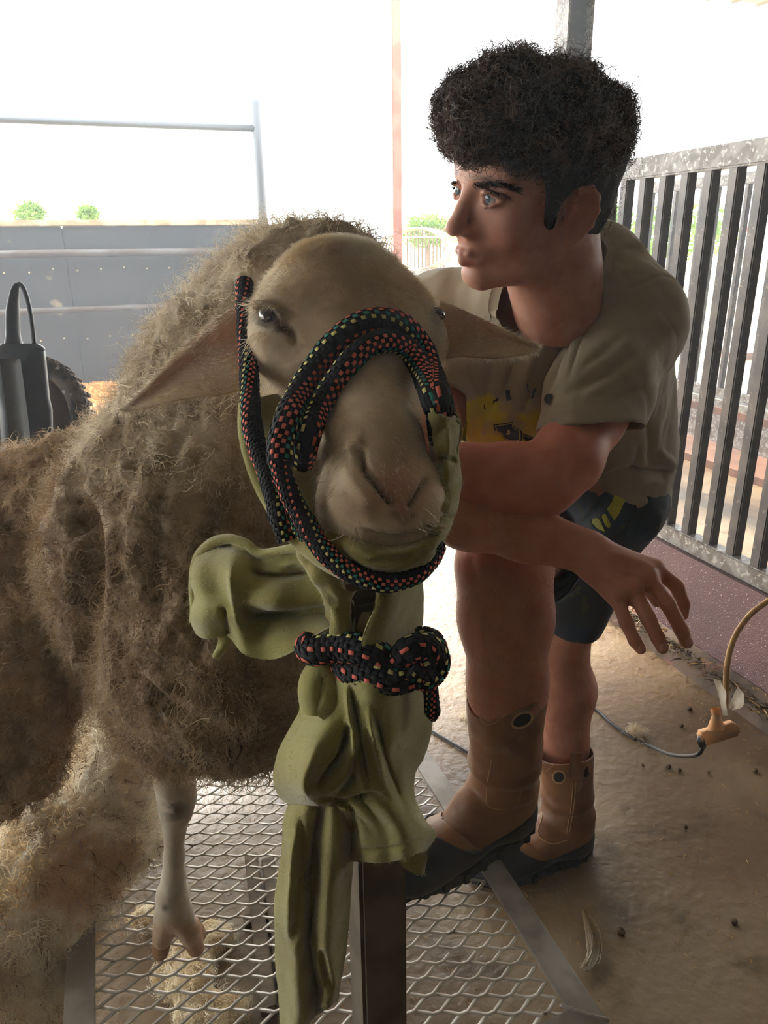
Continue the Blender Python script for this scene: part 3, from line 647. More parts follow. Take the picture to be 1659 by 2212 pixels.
# cloven hooves
def hoof(c, sx, kk=1.):
    P0 = [(0, .048, .020), (-.006, .030, .021), (-.016, .010, .022), (-.022, .0, .015)]
    s = SDF(c-[.05, .07, .03], c+[.05, .05, .08], .0022)
    s.cap(c+[sx*.016, .0, .062], c+[sx*.026, -.018, .012], .016, .0175, .01); s.cap(c+[sx*.02, .012, .05], c+[sx*.026, .0, .010], .016, .015, .01)
    v, f = s.mesh(); v = relax(v, f, 1); v[:, 2] = np.maximum(v[:, 2], HP+.0005); return v, f
for q_ in ((352, 2012, 1.105, 347, 2056, 1.117), (408, 2008, 1.105, 423, 2048, 1.117)):
    s = SDF(V(*q_[3:])-[.04, .06, .03], V(*q_[3:])+[.04, .06, .08], .002)
    s.cap(V(*q_[:3]), V(*q_[3:]), .0150, .0125, .006); s.cap(V(*q_[:3])+FW*.012, V(*q_[3:])+[0, .022, .002], .0140, .0115, .008); v, f = s.mesh(); v = relax(v, f, 1); v[:, 2] = np.maximum(v[:, 2], HP+.0008)
    mesh('hoof', v, f, M['hoof'], sheep); mesh('hoof', v+f2o, f, M['hoof'], sheep)
for s_o in (-.14, .12):
    for sx in (-1, 1): v, f = hoof(B(.14+s_o, 1.86, .405), sx); mesh('hoof', v, f, M['hoof'], sheep)
# eyes with lids
hb = BVHTree.FromPolygons([Vector(p) for p in head_v], [tuple(map(int, x)) for x in head_f])
def hit(x, y, tree=hb):
    d = Vector(ray(x, y)).normalized(); r_ = tree.ray_cast(Vector(CAM), d); return (np.array(r_[0]), np.array(r_[1] if r_[1].dot(d) < 0 else -r_[1])) if r_[0] else (None, None)
def ellip(c, ax, r, nu=24, nv=14):
    u = np.linspace(0, 2*pi, nu, endpoint=False); w_ = np.linspace(0, pi, nv); 
    P = c+sum(np.asarray(ax[i])[None, None]*r[i]*t[..., None] for i, t in enumerate((np.sin(w_)[:, None]*np.cos(u), np.sin(w_)[:, None]*np.sin(u), np.cos(w_)[:, None]*np.ones(nu))))
    I = np.arange(nu*nv).reshape(nv, nu); f = np.stack([I[:-1], np.roll(I[:-1], -1, 1), np.roll(I[1:], -1, 1), I[1:]], -1).reshape(-1, 4); return P.reshape(-1, 3), f
for (x, y, rx, ry, ang, dz) in ((578, 682, 27, 18, 32, .004), (946, 676, 13, 23, -72, .002)):
    p, n = hit(x, y)
    for k in range(1, 12):
        if p is None: p, n = hit(x+(-5 if x > 800 else 5)*k, y)
    z = PX(p)[2]; px = z/FPX; c, s_ = cos(radians(ang)), sin(radians(ang)); n = nrm(n*.7-FW*.5)
    u_ = nrm(RT*c-UP*s_); u_ = nrm(u_-n*(u_@n)); w_ = np.cross(n, u_)
    c0 = p-n*.002; ev, ef = ellip(c0, (u_, w_, n), (rx*px*.92 if x < 800 else 14*px, ry*px*.92, .0065)); e_ = mesh('eye', ev, ef, M['eyedark'], sheep)
    if 0:
        for sg, r_ in ((1, .0042), (-1, .003)):
            t = np.linspace(.05, .95, 18)*pi; L = np.array([c0+u_*cos(a)*rx*px*1.02+w_*sg*sin(a)*ry*px*1.0+n*(.009*sin(a)+.001) for a in t])
            v, f = tube_arr(L, r_*np.sin(t)**.4, 10); mesh('eyelid', v, f, M['lid'] if 'lid' in M else M.setdefault('lid', mat('dark_lid', S_(58, 50, 50), rough=.6)), sheep)
# ears
M['ear'] = mat('ear_skin', S_(218, 200, 174), S_(200, 176, 152), 14, rough=.8, sss=.2, ssr=(.01, .004, .002), trans=.35, bump=.3, bsc=160, stretch=(1, 1, 1))
def earb(cup, ridge=0.): return lambda s, t: -cup*np.sin(pi*t)**1.2*np.sin(pi*np.clip(s*.9+.1, 0, 1))**.7+ridge*np.exp(-((t-.12)/.1)**2)
ev, ef = loft([(528, 648, .70), (470, 690, .70), (400, 748, .71), (335, 815, .72), (285, 866, .725), (258, 887, .73)],
              [(560, 820, .70), (500, 850, .69), (430, 858, .69), (370, 868, .70), (310, 884, .715), (258, 888, .73)], 40, 18, earb(.011, .004), .0035)
mesh('ear', ev, ef, M['ear'], sheep)
ev2, ef2 = loft([(950, 650, .73), (985, 663, .73), (1030, 684, .725), (1090, 712, .72), (1135, 735, .715), (1164, 751, .712)],
              [(930, 790, .71), (985, 771, .70), (1040, 773, .70), (1090, 772, .70), (1140, 764, .705), (1166, 754, .712)], 40, 16, earb(.010, .003), .0035)
mesh('ear', ev2, ef2, M['ear'], sheep)
# fine hair: face nap, poll tuft, ear rims, whiskers, lashes
L_ = []
P, N = scatter(head_v, head_f, 30000, np.clip((720-PX(head_v)[:, 1])/100, .15, 1.)*(PX(head_v)[:, 1] < 1180))
dn = nrm(e1); L_.append(strands(P, N*.55+dn*.75, .0075, .00035, 2, rnd=.25))
pm = np.clip((590-PX(head_v)[:, 1])/110, 0, 1)**2; P, N = scatter(head_v, head_f, 9000, pm); L_.append(strands(P, N*.75+UP*.35, .004+.012*np.clip((590-PX(P)[:, 1])/110, 0, 1), .0005, 3, curl=.0015, rnd=.4, clump=.2, ck=.012))
for A_, n_, L0 in ((ev, ef, .007), (ev2, ef2, .007)):
    P, N = scatter(A_, n_, 3500); L_.append(strands(P, N*.5-e2*(1 if A_ is ev else -1)*.7-UP*.3, L0, .0004, 2, rnd=.35))
nf = mesh('face_hair', *joinvf(L_), M['fibwhite'], sheep); nf['kind'] = 'stuff'
L_ = []
def wh(x0, y0, x1, y1, n, ln, z=None, spread=8):
    for i in range(n):
        a, _ = hit(x0+random.gauss(0, spread), y0+random.gauss(0, spread))
        if a is None: continue
        d = nrm(RT*(x1-x0)-UP*(y1-y0)+FW*random.uniform(-40, 20)+rng.normal(0, 9, 3)); L_.append(strands(a[None], d[None], ln*random.uniform(.5, 1), .0007, 6, curl=.002, turns=.5, rnd=.1))
wh(548, 600, 490, 575, 14, .045); wh(965, 600, 1000, 575, 26, .04, spread=12); wh(565, 720, 530, 770, 16, .035); wh(960, 660, 990, 668, 26, .022, spread=6); wh(552, 662, 520, 668, 40, .02, spread=6); wh(1, 1, 1, 1, 0, 0)
for (x, y, dx, dy) in ((700, 1060, -30, 20), (930, 1130, 25, 20), (760, 1150, -10, 30)): wh(x, y, x+dx, y+dy, 14, .022, spread=16)
wk = mesh('whiskers', *joinvf(L_), M['fibwhite'], sheep); wk['kind'] = 'stuff'
# wool fibres on neck and body
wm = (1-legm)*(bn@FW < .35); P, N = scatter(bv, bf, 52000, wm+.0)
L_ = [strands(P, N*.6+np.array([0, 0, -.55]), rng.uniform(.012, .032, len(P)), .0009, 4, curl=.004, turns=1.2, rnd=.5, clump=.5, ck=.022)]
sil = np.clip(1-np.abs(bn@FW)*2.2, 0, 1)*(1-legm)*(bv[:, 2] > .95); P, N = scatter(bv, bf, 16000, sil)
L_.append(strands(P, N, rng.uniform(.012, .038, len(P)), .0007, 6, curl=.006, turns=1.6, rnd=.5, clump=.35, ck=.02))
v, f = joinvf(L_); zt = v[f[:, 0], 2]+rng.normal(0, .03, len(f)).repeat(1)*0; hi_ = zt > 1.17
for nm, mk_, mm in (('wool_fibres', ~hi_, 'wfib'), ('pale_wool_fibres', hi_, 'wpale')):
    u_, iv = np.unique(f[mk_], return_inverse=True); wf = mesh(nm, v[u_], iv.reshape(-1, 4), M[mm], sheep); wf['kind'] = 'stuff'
# brown burr stuck under the brisket
P, N = scatter(bv, bf, 26, np.exp(-((PX(bv)[:, 0]-504)/14)**2-((PX(bv)[:, 1]-1610)/22)**2)+1e-9*0)
o = mesh('dung_tag', *strands(P, np.tile([0, 0, -1.], (26, 1)), .032, .003, 4, curl=.002, rnd=.2, clump=.8, ck=.03), M['debris'], sheep); o['kind'] = 'stuff'
# ================================================================== BOY
M['skin'] = mat('skin', (1, 1, 1), (.93, .86, .84), 30, rough=.5, attr=True, sss=.2, ssr=(.008, .0035, .002), bump=.12, bsc=320, dist=.0008, spec=.4, c3=S_(150, 84, 72), sc3=230, pos3=(.74, .82))
M['hair'] = mat('dark_hair', S_(22, 19, 20), S_(32, 26, 24), 30, rough=.85, spec=.15)
M['hairf'] = mat('hair_fibre', S_(58, 42, 34), S_(88, 64, 48), 14, rough=.45, trans=.18)
M['shirt'] = mat('tan_cotton', S_(186, 184, 160), S_(184, 172, 148), 12, rough=.85, bump=.25, bsc=900, dist=.0006, sheen=.2, trans=.12)
M['navy'] = mat('navy_short_cloth', S_(16, 42, 64), S_(30, 40, 50), 10, rough=.75, bump=.2, bsc=500, c3=S_(52, 60, 42), sc3=26, pos3=(.62, .66))
M['yellow'] = mat('yellow_print', S_(206, 204, 60), S_(190, 184, 52), 20, rough=.7)
M['ink'] = mat('dark_print', S_(38, 46, 54), rough=.8)
M['leather'] = mat('brown_leather', S_(144, 98, 60), S_(116, 76, 46), 9, rough=.5, bump=.35, bsc=90, dist=.002, c3=S_(158, 128, 96), sc3=14, pos3=(.56, .72))
M['tan'] = mat('tan_leather', S_(160, 116, 72), S_(140, 98, 60), 12, rough=.55, bump=.2, bsc=160)
M['rubber'] = mat('black_rubber', S_(26, 28, 30), S_(54, 50, 44), 6, rough=.5, bump=.2, bsc=50, c3=S_(96, 88, 74), sc3=8, pos3=(.62, .8))
M['stitch'] = mat('stitching', S_(190, 150, 100), rough=.7)
boy = thing('person', V(1180, 1560, 1.45)*[1, 1, 0], 'curly haired person in tan t-shirt and navy shorts leaning crossed arms on a raised knee', 'person')
HR = np.array([[.4825, -.8513, -.2060], [-.8758, -.4662, -.1249], [-.0103, -.2407, .9705]]); HR = np.array([nrm(x) for x in HR])
HO = V(1147.6, 401.3, .9628); HS = 1.031
def Hd(P): return HO+(np.asarray(P, float)*HS)@HR
def Hinv(P): return ((np.asarray(P, float)-HO)@HR.T)/HS
s = SDF([-.10, -.13, -.20], [.10, .14, .135], .0018)
s.ell((0, -.005, .030), (.0755, .098, .086)); s.ell((0, .036, -.028), (.062, .058, .082), None, .03); s.ell((0, .038, .040), (.064, .058, .050), None, .02)
for x in (-1, 1):
    s.cap((x*.053, .006, -.060), (x*.046, .030, -.084), .018, .017, .025); s.cap((x*.046, .030, -.084), (x*.012, .074, -.099), .017, .015, .022)
    s.cap((x*.010, .090, .019), (x*.047, .074, .020), .0085, .009, .014); s.ell((x*.043, .058, -.034), (.021, .022, .022), None, .02)
    s.ell((x*.0315, .103, .001), (.018, .0165, .0105), None, .012, True)
    s.ell((x*.0125, .100, -.041), (.0085, .0115, .0078), None, .011)
s.ell((0, .077, -.099), (.018, .013, .013), None, .014)
s.cap((0, .092, .010), (0, .112, -.030), .0070, .0095, .010); s.ell((0, .1155, -.036), (.0105, .0105, .0095), None, .006)
s.ell((0, .079, -.060), (.028, .0215, .022), None, .016)
s.cap((0, .1010, -.0675), (.011, .0985, -.0672), .0048, .0044, .005); s.cap((0, .1010, -.0675), (-.011, .0985, -.0672), .0048, .0044, .005)
for x in (-1, 1): s.cap((x*.011, .0985, -.0672), (x*.023, .0885, -.0710), .0044, .0028, .006); s.cap((0, .0990, -.0775), (x*.018, .0905, -.0752), .0062, .0038, .006)
for x in (-1, 1):                                                # nostrils, lids
    up_ = [(x*.0175, .0850, -.002), (x*.0235, .0925, .0058), (x*.0315, .0945, .0084), (x*.0395, .0905, .0064), (x*.0470, .0810, -.001)]
    lo_ = [(x*.0175, .0850, -.002), (x*.0240, .0915, -.0068), (x*.0320, .0930, -.0088), (x*.0400, .0885, -.0070), (x*.0470, .0810, -.001)]
    for L in (up_, lo_):
        for a_, b_ in zip(L[:-1], L[1:]): s.cap(a_, b_, .0023, .0023, .003)
    # ear
    ec = np.array([x*.0775, -.012, -.022]); eo = nrm([x*.86, .28, .0]); ey = nrm(np.cross([0, 0, 1], eo))*(1 if x > 0 else -1); ez = np.array([0, 0, 1.])
    ey = nrm(np.array([x*.42, -.9, .0])); en = nrm(np.cross(ey, ez))*1
    s.ell(ec, (.0045, .020, .030), (en, ey, ez), .008)
    rim = [ec+ey*a_+ez*b_+np.array([x*.001, 0, 0])+nrm([x, .3, 0])*.003 for a_, b_ in ((-.011, .004), (-.010, .018), (-.002, .030), (.010, .031), (.019, .020), (.0205, .004), (.015, -.012), (.005, -.024), (-.005, -.028))]
    for a_, b_ in zip(rim[:-1], rim[1:]): s.cap(a_, b_, .0034, .0034, .004)
    s.ell(ec+ez*-.027+ey*-.002+nrm([x, .3, 0])*.002, (.005, .008, .008), None, .006)
    s.ell(ec+ez*-.002+ey*.001+nrm([x, .4, 0])*.008, (.006, .008, .011), None, .005, True)
    s.ell((x*.071, .001, -.024), (.006, .004, .007), None, .005)
nb = Hinv(V(1205, 665, 1.06)); s.cap((0, -.022, -.050), nb*.55+np.array([0, -.022, -.05])*.45, .054, .056, .03); s.cap((0, -.045, -.03), nb, .05, .060, .03)
fv, ff = s.mesh(); fv = Hd(relax(fv, ff, 1)); fn = normals(fv, ff); lc = Hinv(fv)
fc = np.tile(np.array(S_(208, 158, 134)), (len(fv), 1))
def lb(c, r, a, cc):
    for x in ((1,) if c[0] == 0 else (1, -1)):
        g = np.exp(-(((lc-np.array([c[0]*x, c[1], c[2]]))/np.array(r))**2).sum(1)); mixc(fc, g*a, S_(*cc))
lb((.045, .06, -.04), (.025, .03, .022), .5, (196, 118, 100)); lb((0, .117, -.036), (.012, .012, .01), .6, (200, 122, 104)); lb((.078, -.012, -.02), (.02, .03, .035), .5, (204, 120, 102))
lb((.011, .096, -.0675), (.013, .010, .0042), .9, (178, 98, 94)); lb((.010, .094, -.0775), (.012, .010, .0045), .9, (182, 102, 98)); lb((0, .09, -.06), (.03, .01, .006), .15, (150, 104, 86))
lb((.038, .045, -.065), (.018, .03, .018), .35, (176, 106, 94)); lb((.0315, .092, .0085), (.014, .012, .003), .6, (90, 62, 58)); lb((.030, .092, .022), (.019, .02, .0042), .85, (62, 44, 40)); lb((.0315, .092, -.010), (.014, .012, .005), .35, (150, 104, 96))
mixc(fc, np.clip(fbm(fv, 90, 2)*.3, 0, .15), S_(170, 96, 84))
bd_, bt_ = pdist(PX(fv)[:, :2], spline([(1020, 399), (1050, 394), (1085, 396), (1122, 412)], 20)); mixc(fc, np.exp(-(bd_/5.5)**2)*.9*facing(fv, fn), S_(44, 34, 32)); mixc(fc, np.exp(-((PX(fv)[:, 0]-1003)/7)**2-((PX(fv)[:, 1]-510)/3.5)**2)*.7, S_(70, 40, 38)); groove(fv, fn, [(1020, 399), (1060, 394), (1095, 399)], 6, .0014); groove(fv, fn, [(984, 549), (1008, 558), (1040, 557)], 3.0, -.0016)
parts = [(fv, ff, fc)]
# arms
def arm(lo, hi, h, segs, extra=None):
    s = SDF(lo, hi, h)
    for (p0, r0), (p1, r1) in zip(segs[:-1], segs[1:]): s.cap(p0, p1, r0, r1, .02)
    if extra: extra(s)
    return s
shL, elL, wrL = V(1358, 692, 1.10), V(1172, 1045, .975), V(915, 1008, .985)
shR, elR, wrR = V(962, 690, 1.20), V(912, 1078, 1.03), V(1266, 1192, .965)
L_sg = [(shL, .068), (V(1272, 895, 1.035), .050), (V(1222, 992, .990), .0455), (elL+[0, 0, .003], .043), (elL*.72+wrL*.28, .046), (elL*.35+wrL*.65, .036), (wrL, .027)]
hl = nrm(wrL-elL)
def handL(s):
    for k in range(5):
        o_ = np.array([0, 0, 1.])*(.03-.018*k)+FW*.0; b_ = wrL+hl*.08+o_*.9
        if k < 4:
            s.cap(wrL, b_, .018, .012, .02); s.cap(b_, b_+hl*.035-FW*.012, .0095, .009, .004); s.cap(b_+hl*.035-FW*.012, b_+hl*(.055-.006*abs(k-1.5))-FW*.030, .009, .0075, .004)
        else: s.cap(wrL+[0, 0, .015], wrL+hl*.04+[0, 0, .045], .015, .011, .012); s.cap(wrL+hl*.04+[0, 0, .045], wrL+hl*.075+[0, 0, .055], .010, .008, .004)
s = arm(V(880, 1200, 1.0)-[.12, .25, .02], V(1480, 560, 1.12)+[.1, .12, .05], .0035, L_sg, handL); av, af = s.mesh(); parts.append((av, relax and af, None)); av_ = av
R_sg = [(shR, .066), (shR*.5+elR*.5, .048), (elR*.85+shR*.15, .045), (elR, .045), (elR*.70+wrR*.30, .047), (elR*.35+wrR*.65, .037), (wrR, .0285)]
def handR(s):
    F_ = {'index': ([(1418, 1228, .945), (1462, 1266, .945), (1476, 1304, .952), (1474, 1328, .962)], (.0100, .0092, .0086, .0078)),
          'middle': ([(1400, 1246, .930), (1442, 1304, .922), (1471, 1358, .925), (1483, 1388, .930)], (.0105, .0098, .0092, .0082)),
          'ring': ([(1368, 1270, .922), (1400, 1336, .912), (1420, 1376, .914), (1431, 1400, .918)], (.0100, .0094, .0086, .0078)),
          'little': ([(1332, 1286, .920), (1353, 1346, .910), (1371, 1384, .911), (1384, 1402, .914)], (.0090, .0083, .0076, .0069))}
    for n_, (ch, rr) in F_.items():
        P_ = [V(*c) for c in ch]; P_[0] = P_[0]+FW*.006
        s.cap(wrR+FW*.004, P_[0], .020, .0125, .014)
        for i in range(3): s.cap(P_[i], P_[i+1], rr[i], rr[i+1], .0035)
        s.ell(P_[0]-FW*.004, (.011, .011, .011), None, .006)
    s.cap(V(1290, 1205, .955), V(1385, 1250, .950), .022, .018, .014); s.cap(V(1290, 1225, .95), V(1340, 1280, .935), .021, .015, .014)
    t_ = [V(1300, 1195, .985), V(1362, 1232, .995), V(1405, 1272, .995), V(1420, 1300, .99)]
    for i, r_ in enumerate(((.018, .014), (.0125, .0105), (.0105, .008))): s.cap(t_[i], t_[i+1], r_[0], r_[1], .006)
s = arm(V(880, 1440, .95)-[.06, .12, .02], V(1500, 560, 1.2)+[.02, .12, .02], .0028, R_sg, handR); rv, rf = s.mesh(); rv = relax(rv, rf, 1); rn = normals(rv, rf)
for pl in ([(1300, 1215), (1350, 1235), (1400, 1248)], [(1290, 1235), (1330, 1260), (1366, 1272)], [(1300, 1190), (1360, 1205), (1420, 1228)]): groove(rv, rn, pl, 6, .0012)
for x, y in ((1440, 1300), (1400, 1333), (1352, 1344)): groove(rv, rn, [(x-9, y+4), (x+9, y-4)], 3, -.0008, False)
rc = np.tile(np.array(S_(206, 142, 114)), (len(rv), 1)); qq = PX(rv); mixc(rc, np.clip((qq[:, 0]-1180)/200, 0, .45), S_(176, 116, 92)); mixc(rc, np.clip(fbm(rv, 22, 3)*.5, 0, .3), S_(206, 146, 120))
for x, y in ((1410, 1240), (1440, 1232), (1370, 1268)): mixc(rc, np.exp(-((qq[:, 0]-x)**2+(qq[:, 1]-y)**2)/200.)*.4, S_(196, 106, 88))
for x, y in ((1034, 1066), (990, 1222)): mixc(rc, (np.hypot(qq[:, 0]-x, qq[:, 1]-y) < 3)*.7, S_(110, 60, 50))
ac = np.tile(np.array(S_(214, 140, 116)), (len(av), 1)); mixc(ac, np.clip(fbm(av, 14, 3)*.6, 0, .4), S_(188, 112, 92))
parts[-1] = (relax(av, af, 1), af, ac); parts.append((rv, rf, rc))
# legs and hidden trunk
hpL, hpR = V(1322, 1080, 1.45), V(1200, 1100, 1.47); knL, knR = V(1212, 1400, 1.70), V(1086, 1222, 1.115)
LL = [(hpL, .075), (hpL*.5+knL*.5, .056), (knL, .057), (V(1222, 1490, 1.735), .066), (V(1218, 1610, 1.775), .054), (V(1214, 1760, 1.80), .040)]
LR = [(hpR, .080), (hpR*.5+knR*.5, .080), (knR, .066), (V(1092, 1330, 1.15), .0695), (V(1096, 1480, 1.195), .060), (V(1088, 1700, 1.285), .044)]
s = SDF((-.06, .84, .06), (.68, 1.72, 1.42), .0058)
for L in (LL, LR):
    for (p0, r0), (p1, r1) in zip(L[:-1], L[1:]): s.cap(p0, p1, r0, r1, .03)
s.ell(knR+[-.012, -.03, .012], (.036, .034, .042), None, .03); pv_ = (hpL+hpR)/2; ch_ = V(1200, 760, 1.20)
s.cap(pv_, ch_, .10, .09, .06); s.cap(shL, shR, .05, .05, .06); s.cap(ch_, V(1205, 660, 1.09), .10, .055, .05)
lv, lf = s.mesh(); lv = relax(lv, lf, 2); ln_ = normals(lv, lf)
groove(lv, ln_, [(1010, 1200), (1030, 1250), (1080, 1268)], 12, -.004); groove(lv, ln_, [(1050, 1290), (1045, 1400), (1060, 1480)], 14, .003)
lcn = np.tile(np.array(S_(190, 132, 106)), (len(lv), 1)); mixc(lcn, np.clip(fbm(lv, 12, 3)*.7, 0, .4), S_(166, 104, 84)); parts.append((lv, lf, lcn))
vv, ff_ = joinvf([(p[0], p[1]) for p in parts]); mesh('body', vv, ff_, M['skin'], boy, col=np.vstack([p[2] for p in parts]))
P, N = scatter(lv, lf, 5200, (PX(lv)[:, 1] > 1200)*(PX(lv)[:, 1] < 1640)+.0); P2, N2 = scatter(rv, rf, 1800, (PX(rv)[:, 0] < 1200)*(PX(rv)[:, 1] > 1000)+0.)
M['bodyhair'] = mat('fine_hair', S_(120, 84, 58), rough=.5, trans=.5)
o = mesh('body_hair', *joinvf([strands(P, N*.45+np.array([0, 0, -.8]), .013, .00028, 3, curl=.001, rnd=.3), strands(P2, N2*.4+RT*.7, .009, .00025, 3, rnd=.35)]), M['bodyhair'], boy); o['kind'] = 'stuff'
# nails
M['nail'] = mat('nail', S_(208, 150, 132), rough=.3, sss=.2)
rb = BVHTree.FromPolygons([Vector(p) for p in rv], [tuple(map(int, x)) for x in rf])
for x, y, a_ in ((1489, 1386, -22), (1433, 1398, -24), (1386, 1400, -30)):
    p, n = hit(x, y, rb)
    if p is not None:
        u_ = nrm(RT*cos(radians(a_-65))+UP*sin(radians(a_-65))); u_ = nrm(u_-n*(u_@n)); v_, f_ = ellip(p-n*.0004, (u_, np.cross(n, u_), n), (.0068, .0046, .0016), 16, 10); mesh('fingernail', v_, f_, M['nail'], boy)
# eyes
M['eyew'] = mat('eye_white', S_(176, 170, 166), rough=.15, coat=.6); M['iris'] = mat('iris', S_(88, 112, 128), S_(60, 80, 96), 900, rough=.2, coat=.8); M['pupil'] = mat('pupil', S_(8, 8, 10), rough=.1)
for x in (-1, 1):
    c = Hd((x*.0318, .0805, -.0002)); g = nrm(np.array([.05, 1, .02]))@HR; ax1 = nrm(np.cross(g, [0, 0, 1])); ax2 = np.cross(g, ax1)
    e_ = mesh('eye', *ellip(c, (ax1, ax2, g), (.0122, .0122, .0122), 28, 18), M['eyew'], boy)
    mesh('iris', *ellip(c+g*.0102, (ax1, ax2, g), (.0058, .0058, .0026), 24, 10), M['iris'], e_); mesh('pupil', *ellip(c+g*.0121, (ax1, ax2, g), (.0024, .0024, .0010), 16, 8), M['pupil'], e_)
# hair: dense dark mass with curls standing off it
s = SDF([-.16, -.17, -.11], [.16, .19, .22], .003)
s.ell((0, -.004, .046), (.094, .116, .080)); s.ell((0, .046, .070), (.076, .066, .046), None, .03); s.ell((0, -.02, .02), (.086, .104, .085), None, .02)
s.ell((0, -.052, -.030), (.068, .058, .055), None, .02)
for x in (-1, 1):
    s.cap((x*.0745, .022, .02), (x*.0715, .026, -.030), .012, .006, .012)
for i in range(46):
    a_ = random.uniform(0, 6.28); b_ = random.uniform(-.05, 1.35); d_ = np.array([cos(a_)*cos(b_), sin(a_)*cos(b_), sin(b_)])
    if d_[1] < -.2 and d_[2] < .25: continue
    s.ell(np.array([0, .012, .052])+d_*[.088, .114, .070], np.array([1, 1, 1])*random.uniform(.012, .024), None, .012)
s.ell((0, .118, -.022), (.088, .074, .072), None, .012, True); s.cap((.03, .075, .012), (-.03, .075, .012), .030, .030, .01, True)
for x in (-1, 1): s.ell((x*.036, .088, .002), (.048, .046, .046), None, .01, True)
for x in (-1, 1): s.ell((x*.080, -.010, -.020), (.030, .026, .034), None, .008, True); s.ell((x*.066, .062, -.006), (.03, .028, .044), None, .01, True)
kv, kf = s.mesh(); kl = kv.copy(); kv = Hd(kv); kn = normals(kv, kf)
top = np.clip((kl[:, 2]-.02)/.03, 0, 1)+np.clip((kl[:, 1]-.05)/.03, 0, 1); kv += kn*(np.clip(top, .15, 1)*((.45-cells(kv, 45, 2))*.014+fbm(kv, 60, 2)*.005))[:, None]
hr = mesh('hair', kv, kf, M['hair'], boy)
P, N = scatter(kv, kf, 11000, np.clip(top, .05, 1)); P = P-N*.008
kz = Hinv(P)[:, 2]; ky = Hinv(P)[:, 1]; Lh = np.where((kz > .03) & ~((ky > .035) & (kz < .070)), rng.uniform(.022, .046, len(P)), .012)
c1 = strands(P, N+np.array([0, 0, .1]), Lh, .0007, 11, curl=.0075, turns=1.7, rnd=.55, clump=.45, ck=.016)
P, N = scatter(kv, kf, 1500, 1-np.clip(top, 0, .9)); c2 = strands(P, N*.8-UP*.5, .007, .0005, 3, rnd=.3)
kd = np.abs(kn@FW); P, N = scatter(kv, kf, 2600, np.clip(top-.3, 0, 1)*np.clip(1-kd*1.4, .02, 1)); c3 = strands(P-N*.006, N, rng.uniform(.035, .065, 2600), .0007, 16, curl=.0095, turns=1.5, rnd=.4, clump=.75, ck=.022)
o = mesh('curls', *joinvf([c1, c2, c3]), M['hairf'], hr); o['kind'] = 'stuff'
# eyebrows and lashes
fb = BVHTree.FromPolygons([Vector(p) for p in fv], [tuple(map(int, x)) for x in ff]); L_ = []
def onface(poly, n, w_, d_, ln, wd):
    S2 = spline(np.array(poly, float), n)
    Pn = [hit(x+random.gauss(0, w_*.4), y+random.gauss(0, w_), fb) for x, y in S2]; Pn = [p for p in Pn if p[0] is not None]
    if Pn: P = np.array([p[0] for p in Pn]); N = np.array([p[1] for p in Pn]); D_ = d_-N*(N@d_)[:, None]; L_.append(strands(P+N*.0004, D_+N*.20, ln, wd*1.2, 3, rnd=.2))
onface([(1022, 398), (1050, 395), (1085, 398), (1118, 411)], 330, 3.4, RT*.9-UP*.1, .009, .0005)
onface([(968, 384), (975, 390), (985, 394)], 160, 2.5, -RT*.6-UP*.2, .008, .0006)
onface([(1050, 421), (1068, 415), (1088, 420), (1102, 430)], 110, .6, -UP*.1+RT*.2, .006, .0005); onface([(976, 408), (986, 404)], 50, .8, -RT*.8, .008, .0005)
o = mesh('eyebrows', *joinvf(L_), M['hairf'] if 0 else M['hair'], boy); o['kind'] = 'stuff'
# ---- shirt
s = SDF((-.05, .80, .80), (.72, 1.72, 1.52), .0048)
bk = V(1300, 830, 1.30); r_g = .0
s.cap(shL, shR, .070, .070, .05); s.ell(V(1205, 720, 1.20), (.165, .12, .12), None, .06)
s.cap(V(1230, 740, 1.22), V(1300, 1000, 1.44), .130, .128, .06); s.cap(V(1310, 700, 1.22), V(1368, 960, 1.42), .090, .066, .06)
s.cap(V(1120, 760, 1.16), V(1120, 900, 1.25), .09, .10, .06); s.ell(V(1090, 905, 1.16), (.075, .07, .06), None, .05)
s.cap(V(1388, 990, 1.45), V(1386, 1085, 1.465), .050, .056, .03); s.cap(V(1200, 640, 1.08), V(1290, 575, 1.13), .055, .05, .05); s.cap(V(1290, 575, 1.13), shL, .045, .062, .05)
s.cap(V(1240, 610, 1.14), V(1100, 650, 1.12), .06, .055, .04)
sl = V(1248, 975, .998); s.cap(shL, shL*.8+V(1276, 860, 1.05)*.2, .072, .068, .03); sr = shR*.45+elR*.55; s.cap(shR, sr, .070, .060, .03)
tv, tf = s.mesh(); tv = relax(tv, tf, 2)
s = SDF(np.minimum(shL, sl)-.13, np.maximum(shL, sl)+.11, .0042); s.cap(shL-FW*.004, V(1288, 850, 1.045), .0755, .065, .03); s.cap(V(1288, 850, 1.045), V(1274, 930, 1.02), .065, .060, .03); s.cap(V(1274, 930, 1.02), sl, .060, .056, .02); zv, zf = s.mesh(); zv = relax(zv, zf, 2)
z_mask = np.r_[np.zeros(len(tv), bool), np.ones(len(zv), bool)]; tv, tf = joinvf([(tv, tf), (zv, zf)]); tn = normals(tv, tf); q = PX(tv)
sup = lambda c, d, v: (v-c)@nrm(d)
dL = elL-shL; dR = elR-shR
nearL = np.linalg.norm(np.cross(tv-shL, nrm(dL)), axis=1) < .105; nearR = np.linalg.norm(np.cross(tv-shR, nrm(dR)), axis=1) < .08
hemL = sup(V(1270, 930, 1.03), -UP+RT*.05, tv); hemR = sup(sr, dR, tv)
keep = ~(z_mask & (hemL > 0)) & ~(nearR & (hemR > 0) & (q[:, 0] < 1000))
nk0, nk1 = V(1225, 560, 1.07), V(1140, 668, 1.02)
